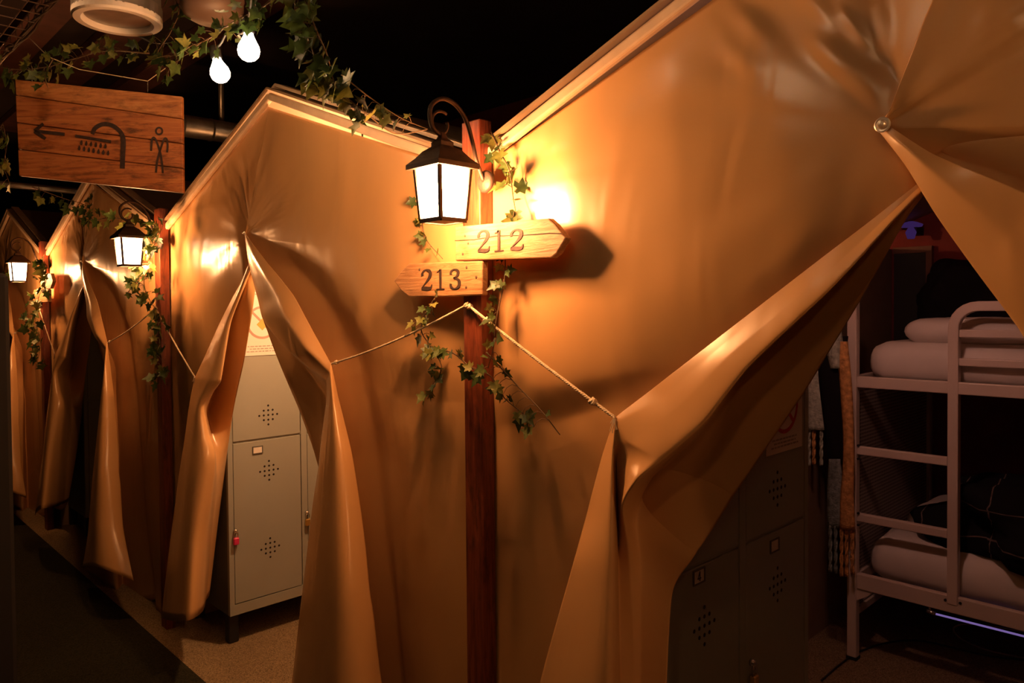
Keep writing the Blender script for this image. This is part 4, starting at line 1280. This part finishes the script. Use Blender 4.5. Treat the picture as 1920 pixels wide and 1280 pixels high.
# wire cable tray along the corridor ceiling
q = PT(62, 48, 3.38)
TY, TZ = q.y, q.z
t = thing('cable_tray', (-4.5, TY - .16, TZ), 'wire mesh cable tray wrapped with dry vines, top left corner', 'cable tray')
for j, (yy, zz) in enumerate(((TY, TZ + .08), (TY, TZ), (TY - .08, TZ), (TY - .16, TZ), (TY - .24, TZ), (TY - .32, TZ), (TY - .32, TZ + .08))):
    MB().tube([(-8.0, yy, zz), (-2.2, yy, zz)], .0032, 6).build('tray_wire', 'wire', t, smooth=True)
for i in range(46):
    x = -8.0 + i * .128
    MB().tube([(x, TY, TZ + .08), (x, TY, TZ), (x, TY - .32, TZ), (x, TY - .32, TZ + .08)], .0028, 6).build('cross_wire', 'wire', t)
for j in range(5):
    pts = [(-7.5 + i * .12, TY + .01 + .02 * math.sin(i * .9 + j * 1.3), TZ + .03 + .035 * math.cos(i * .8 + j * 1.7)) for i in range(44)]
    MB().tube(pts, .007 - .0006 * j, 5).build('dry_vine', 'stem', t, smooth=True)
for x in (-7.0, -5.0, -3.0):
    for y in (TY, TY - .32):
        MB().tube([(x, y, TZ + .08), (x, y, 3.4)], .004, 6).build('tray_hanger', 'wire', t)

# ================================================================== FESTOON BULBS
def festoon(p, tilt, label, watts=W_BULB):
    """pear bulb hanging from p (top of the socket)"""
    t = thing('light_bulb', tuple(p), label, 'light bulb', 'bulbs of the corridor festoon')
    ax = Vector(tilt).normalized()
    MB().lathe([(.0, -.004), (.014, -.004), (.0165, .0), (.0165, .032), (.013, .036)], p, 14, ax).build('socket', 'black', t, smooth=True)
    MB().lathe([(.012, .034), (.0135, .042), (.020, .056), (.0275, .070), (.030, .083), (.027, .097), (.018, .107), (.007, .112), (0, .113)], p, 20, ax).build('glass', 'bulb', t, smooth=True)
    lamp_light(t, p + ax * 0.080, watts, (1.0, 0.46, 0.16), 0.034)
    return t
b1 = PT(466, 38, 2.06); b2 = PT(402, 90, 2.30)
bulbs = [(b2, (0.10, -0.05, -1)), (b1, (0.02, 0.0, -1))]
festoon(b1, (-.02, 0, -1), 'upper of the two bare glowing bulbs among the ivy', 9.0)
festoon(b2, (.25, .1, -1), 'lower of the two bare glowing bulbs among the ivy', 9.0)
more = [Vector((-1.42, .72, 2.62)), Vector((-.84, .62, 2.42)), Vector((-.20, -.2, 2.62)), Vector((.6, -.4, 2.62))]  # last two are added behind the viewer as frontal fill light
for i, p in enumerate(more):
    festoon(p, (0, 0, -1), ('glowing festoon bulb above the main lantern, over the picture', 'glowing festoon bulb above the rope, over the picture', 'added fill bulb over the viewer, behind the picture', 'added fill bulb farthest right, behind the picture')[i], (1.6, 2.4, 15.0, 15.0)[i])
festoon(Vector((-2.6, .5, 2.80)), (0, 0, -1), 'glowing festoon bulb over the shower sign above the picture', 9.0)
cabp = [(-2.6, .5, 2.803), tuple(PT(250, 60, 2.6)), tuple(PT(340, 78, 2.5)), tuple(b2), tuple(PT(430, 55, 2.2)), tuple(b1)] + [tuple(p + Vector((0, 0, .003))) for p in more]
o = MB().tube(spl(cabp, 8), .0038, 6).build('festoon_cable', 'black', smooth=True); tag(o, 'black cable of the bulb string among the ivy', 'cable')

# bulbs inside the tents, behind the canvas; the rosy one is added
def tent_bulb(p, mat, label, top, watts, col):
    t = thing('pendant_bulb', p, label, 'light bulb')
    p = Vector(p)
    MB().lathe([(0, 0), (.014, .004), (.028, .024), (.029, .036), (.022, .058), (.014, .072), (.013, .082)], p, 18).build('glass', mat, t, smooth=True)
    lamp_light(t, p + Vector((0, 0, .034)), watts, col, .036)
    MB().lathe([(.016, .080), (.016, .115), (.005, .12), (.004, top - p.z)], p, 12).build('socket', 'black', t)
tent_bulb((-2.86, 1.86, 2.02), 'bulb_b', 'lamp inside the locker tent, hidden behind the canvas', 2.40, W_TENT_B, (1.0, .50, .21))
tent_bulb((-1.03, 2.50, 1.99), 'bulb_a', 'added rosy fill lamp inside the nearest tent, hidden behind the canvas', 2.30, W_TENT_A, (1.0, .45, .32))  # added unseen lamp that brightens the bunk bed, clear of the locker front

# ================================================================== IVY
def leaf_mesh(k):
    """five-lobed ivy leaf, stalk at the origin, tip along +Y, folded along the midrib"""
    rnd = random.Random(k)
    out = [(0, 0), (.20, -.16), (.46, -.06), (.34, .14), (.60, .42), (.28, .46), (.20, .62), (0, 1.0), (-.20, .62), (-.28, .46), (-.60, .42), (-.34, .14), (-.46, -.06), (-.20, -.16)]
    fold = rnd.uniform(.10, .35); curl = rnd.uniform(-.25, .15)
    v = []
    for x, y in out:
        x *= rnd.uniform(.85, 1.12); y *= rnd.uniform(.92, 1.08)
        v.append((x, y, abs(x) * fold + curl * y * y + rnd.uniform(-.03, .03)))
    v.append((0, .22, -.03)); v.append((0, .5, curl * .25 - .03))
    c, m = 14, 15
    f = [(c, 0, 1), (c, 1, 2), (c, 2, 3), (c, 3, 4, m), (m, 4, 5), (m, 5, 6), (m, 6, 7), (m, 7, 8), (m, 8, 9), (m, 9, 10), (c, m, 10, 11), (c, 11, 12), (c, 12, 13), (c, 13, 0)]
    me = bpy.data.meshes.new('ivy_leaf')
    me.from_pydata(v, [], f); me.materials.append(MT['leaf'])
    me.polygons.foreach_set('use_smooth', [True] * len(me.polygons)); me.update()
    return me
LEAVES = [leaf_mesh(k) for k in range(8)]

def vine(label, pts, nleaf, size=(.03, .05), spread=.03, face=(0.3, -1, 0.1), seed=1, thick=.0022, range_=(0, 1), comb=0, droop=.6, group='ivy garlands'):
    """a stem through world points with single leaves on short stalks"""
    rnd = random.Random(seed)
    nleaf = int(nleaf * 1.3) if nleaf > 5 else nleaf
    path = [Vector(p) for p in spl([tuple(p) for p in pts], 10)]
    t = thing('ivy_vine', tuple(min(path, key=lambda q: q.z)), label, 'ivy', group)
    og = ORIG[t.name]
    mb = MB().tube(path, [thick * (1 - .5 * i / len(path)) for i in range(len(path))], 5)
    fdir = Vector(face).normalized()
    for k in range(nleaf):
        f_ = range_[0] + (range_[1] - range_[0]) * (k + rnd.random() * .8) / nleaf
        p = path[min(len(path) - 1, int(f_ * (len(path) - 1)))]
        d = Vector((rnd.uniform(-1, 1), rnd.uniform(-.7, .25), rnd.uniform(-1, .7)))
        d = d.normalized() * rnd.uniform(.35, 1) * spread
        q = p + d
        mb.tube([p, p + d * .5 + Vector((0, 0, .004)), q], .0009, 4, cap=False)
        tip = (d.normalized() + Vector((rnd.uniform(-.5, .5), rnd.uniform(-.3, .1), -droop * rnd.uniform(.3, 1.6)))).normalized()
        nz = (fdir + Vector((rnd.uniform(-.8, .8), rnd.uniform(-.5, .5), rnd.uniform(-.6, .8)))).normalized()
        xx = tip.cross(nz); xx = xx.normalized() if xx.length > .05 else tip.orthogonal().normalized()
        zz = xx.cross(tip).normalized()
        rot = Matrix((xx, tip, zz)).transposed()
        o = bpy.data.objects.new('leaf', LEAVES[rnd.randrange(8)])
        COL.objects.link(o)
        o.parent = t
        sc_f = rnd.uniform(*size) * .88
        o.matrix_local = Matrix.Translation(q - og) @ rot.to_4x4() @ Matrix.Diagonal((sc_f, sc_f, sc_f, 1))
    for k in range(comb):
        f_ = .25 + .7 * k / comb
        p = path[int(f_ * (len(path) - 1))]
        mb.tube([p, p + Vector((-.016, -.006, .004)), p + Vector((-.034, -.008, -.006)), p + Vector((-.046, -.008, -.022))], .0008, 4, cap=False)
    mb.build('stem', 'stem', t, smooth=True)
    return t

def V(*l): return [P(*q) for q in l]
vine('thick ivy garland hanging from the ceiling towards the main lantern', V((520, -60, .45), (560, 20, .42), (585, 90, .40), (605, 150, .36), (640, 175, .32), (690, 215, .26), (740, 250, .2), (800, 243, .14)), 34, (.035, .062), .045, seed=3, thick=.003, range_=(.1, .78))
vine('large leaves at the top of the thick hanging garland', V((545, -50, .46), (572, 0, .43), (590, 50, .42), (612, 100, .40), (625, 150, .37), (640, 185, .33)), 22, (.05, .08), .045, seed=33, thick=.003)
vine('sparse bare ivy twig reaching the scroll of the main lantern', V((640, 140, .33), (690, 180, .26), (750, 220, .2), (802, 242, .15)), 5, (.025, .04), .03, seed=4, comb=7)
vine('ivy trailing along the bulb cable at the top', [PT(545, -30, 1.95), PT(490, 15, 2.0), PT(440, 40, 2.1), PT(395, 70, 2.25), PT(345, 95, 2.4), PT(300, 115, 2.5)], 36, (.03, .055), .05, seed=5, thick=.003)
vine('pale ivy spray beside the lower bulb', [PT(310, 140, 2.45), PT(330, 115, 2.4), PT(355, 100, 2.35), PT(385, 92, 2.3)], 8, (.035, .06), .03, seed=6)
vine('ivy drooping between the vent and the bulbs', [PT(320, -20, 2.5), PT(335, 20, 2.5), PT(320, 60, 2.5), PT(300, 90, 2.5), PT(285, 120, 2.5)], 16, (.03, .05), .05, seed=7)
vine('shadowed ivy clump above the shower sign', [PT(280, 100, 2.75), PT(200, 95, 2.8), PT(140, 110, 2.8), PT(90, 125, 2.8), PT(40, 130, 2.8), PT(-10, 125, 2.8)], 40, (.035, .06), .06, seed=8, thick=.003)
vine('ivy leaves dropping over the top left corner of the sign', [PT(100, 110, 2.7), PT(85, 140, 2.68), PT(90, 165, 2.66)], 6, (.03, .05), .03, seed=9)
vine('ivy tuft at the left rim beside the shower sign', [PT(5, 230, 2.9), PT(12, 270, 2.9), PT(8, 310, 2.9), PT(18, 345, 2.9)], 16, (.035, .06), .05, seed=10)
vine('ivy below the shower sign on the third tent peak', [PT(60, 350, 4.6), PT(120, 372, 4.7), PT(160, 385, 4.8), PT(180, 410, 4.8)], 16, (.04, .07), .06, seed=11)
# at the main post
vine('bright ivy climbing right of the main lantern', V((920, 245, .03), (938, 285, .035), (955, 320, .04), (962, 370, .04), (968, 402, .045)), 11, (.035, .058), .028, seed=12)
vine('ivy wisps left of the main lantern', V((786, 375, .03), (792, 420, .03), (800, 450, .03), (830, 485, .05)), 8, (.022, .038), .03, seed=13)
vine('ivy tail hanging under the 213 sign', V((815, 560, .09), (800, 585, .07), (790, 620, .06), (812, 655, .06), (828, 690, .06), (812, 720, .05), (802, 748, .05)), 24, (.026, .045), .03, seed=14)
vine('thin ivy hanging beside the post under the 212 sign', V((948, 480, .05), (945, 530, .05), (930, 600, .08), (925, 650, .09), (915, 690, .09)), 15, (.024, .04), .025, seed=15)
vine('ivy strand crossing the post below the rope knot', V((820, 655, .06), (850, 662, .085), (885, 690, .095), (920, 705, .09), (945, 745, .06), (980, 775, .05), (1000, 800, .05)), 20, (.026, .045), .022, seed=16)
vine('bare curved ivy twig trailing right of the post', V((912, 660, .09), (940, 690, .08), (975, 728, .06), (1015, 770, .05), (1050, 815, .045)), 2, (.02, .03), .03, seed=17, comb=9, thick=.0024)
# second and third post
vine('bright ivy wound around the second post beside its lantern', V((303, 430, .10), (290, 455, .12), (280, 490, .12), (270, 530, .12), (282, 565, .11), (300, 590, .10), (298, 630, .1), (304, 680, .1), (297, 715, .1)), 58, (.045, .07), .06, seed=18)
vine('ivy sprig sticking out left of the second post', V((280, 520, .14), (255, 530, .16), (240, 548, .17)), 9, (.035, .055), .03, seed=19)
vine('dark ivy garland across the third tent front', V((168, 372, .08), (172, 410, .08), (205, 408, .10), (240, 412, .12), (275, 418, .12), (300, 425, .10)), 22, (.05, .075), .05, seed=20)
vine('ivy around the farthest post', V((82, 490, .12), (90, 510, .14), (72, 560, .13), (66, 600, .12), (76, 640, .12), (68, 690, .12)), 44, (.055, .085), .08, seed=21)
vine('yellowish ivy tuft left of the farthest lantern', V((36, 500, .1), (20, 512, .1), (12, 520, .1)), 9, (.05, .075), .05, seed=22)
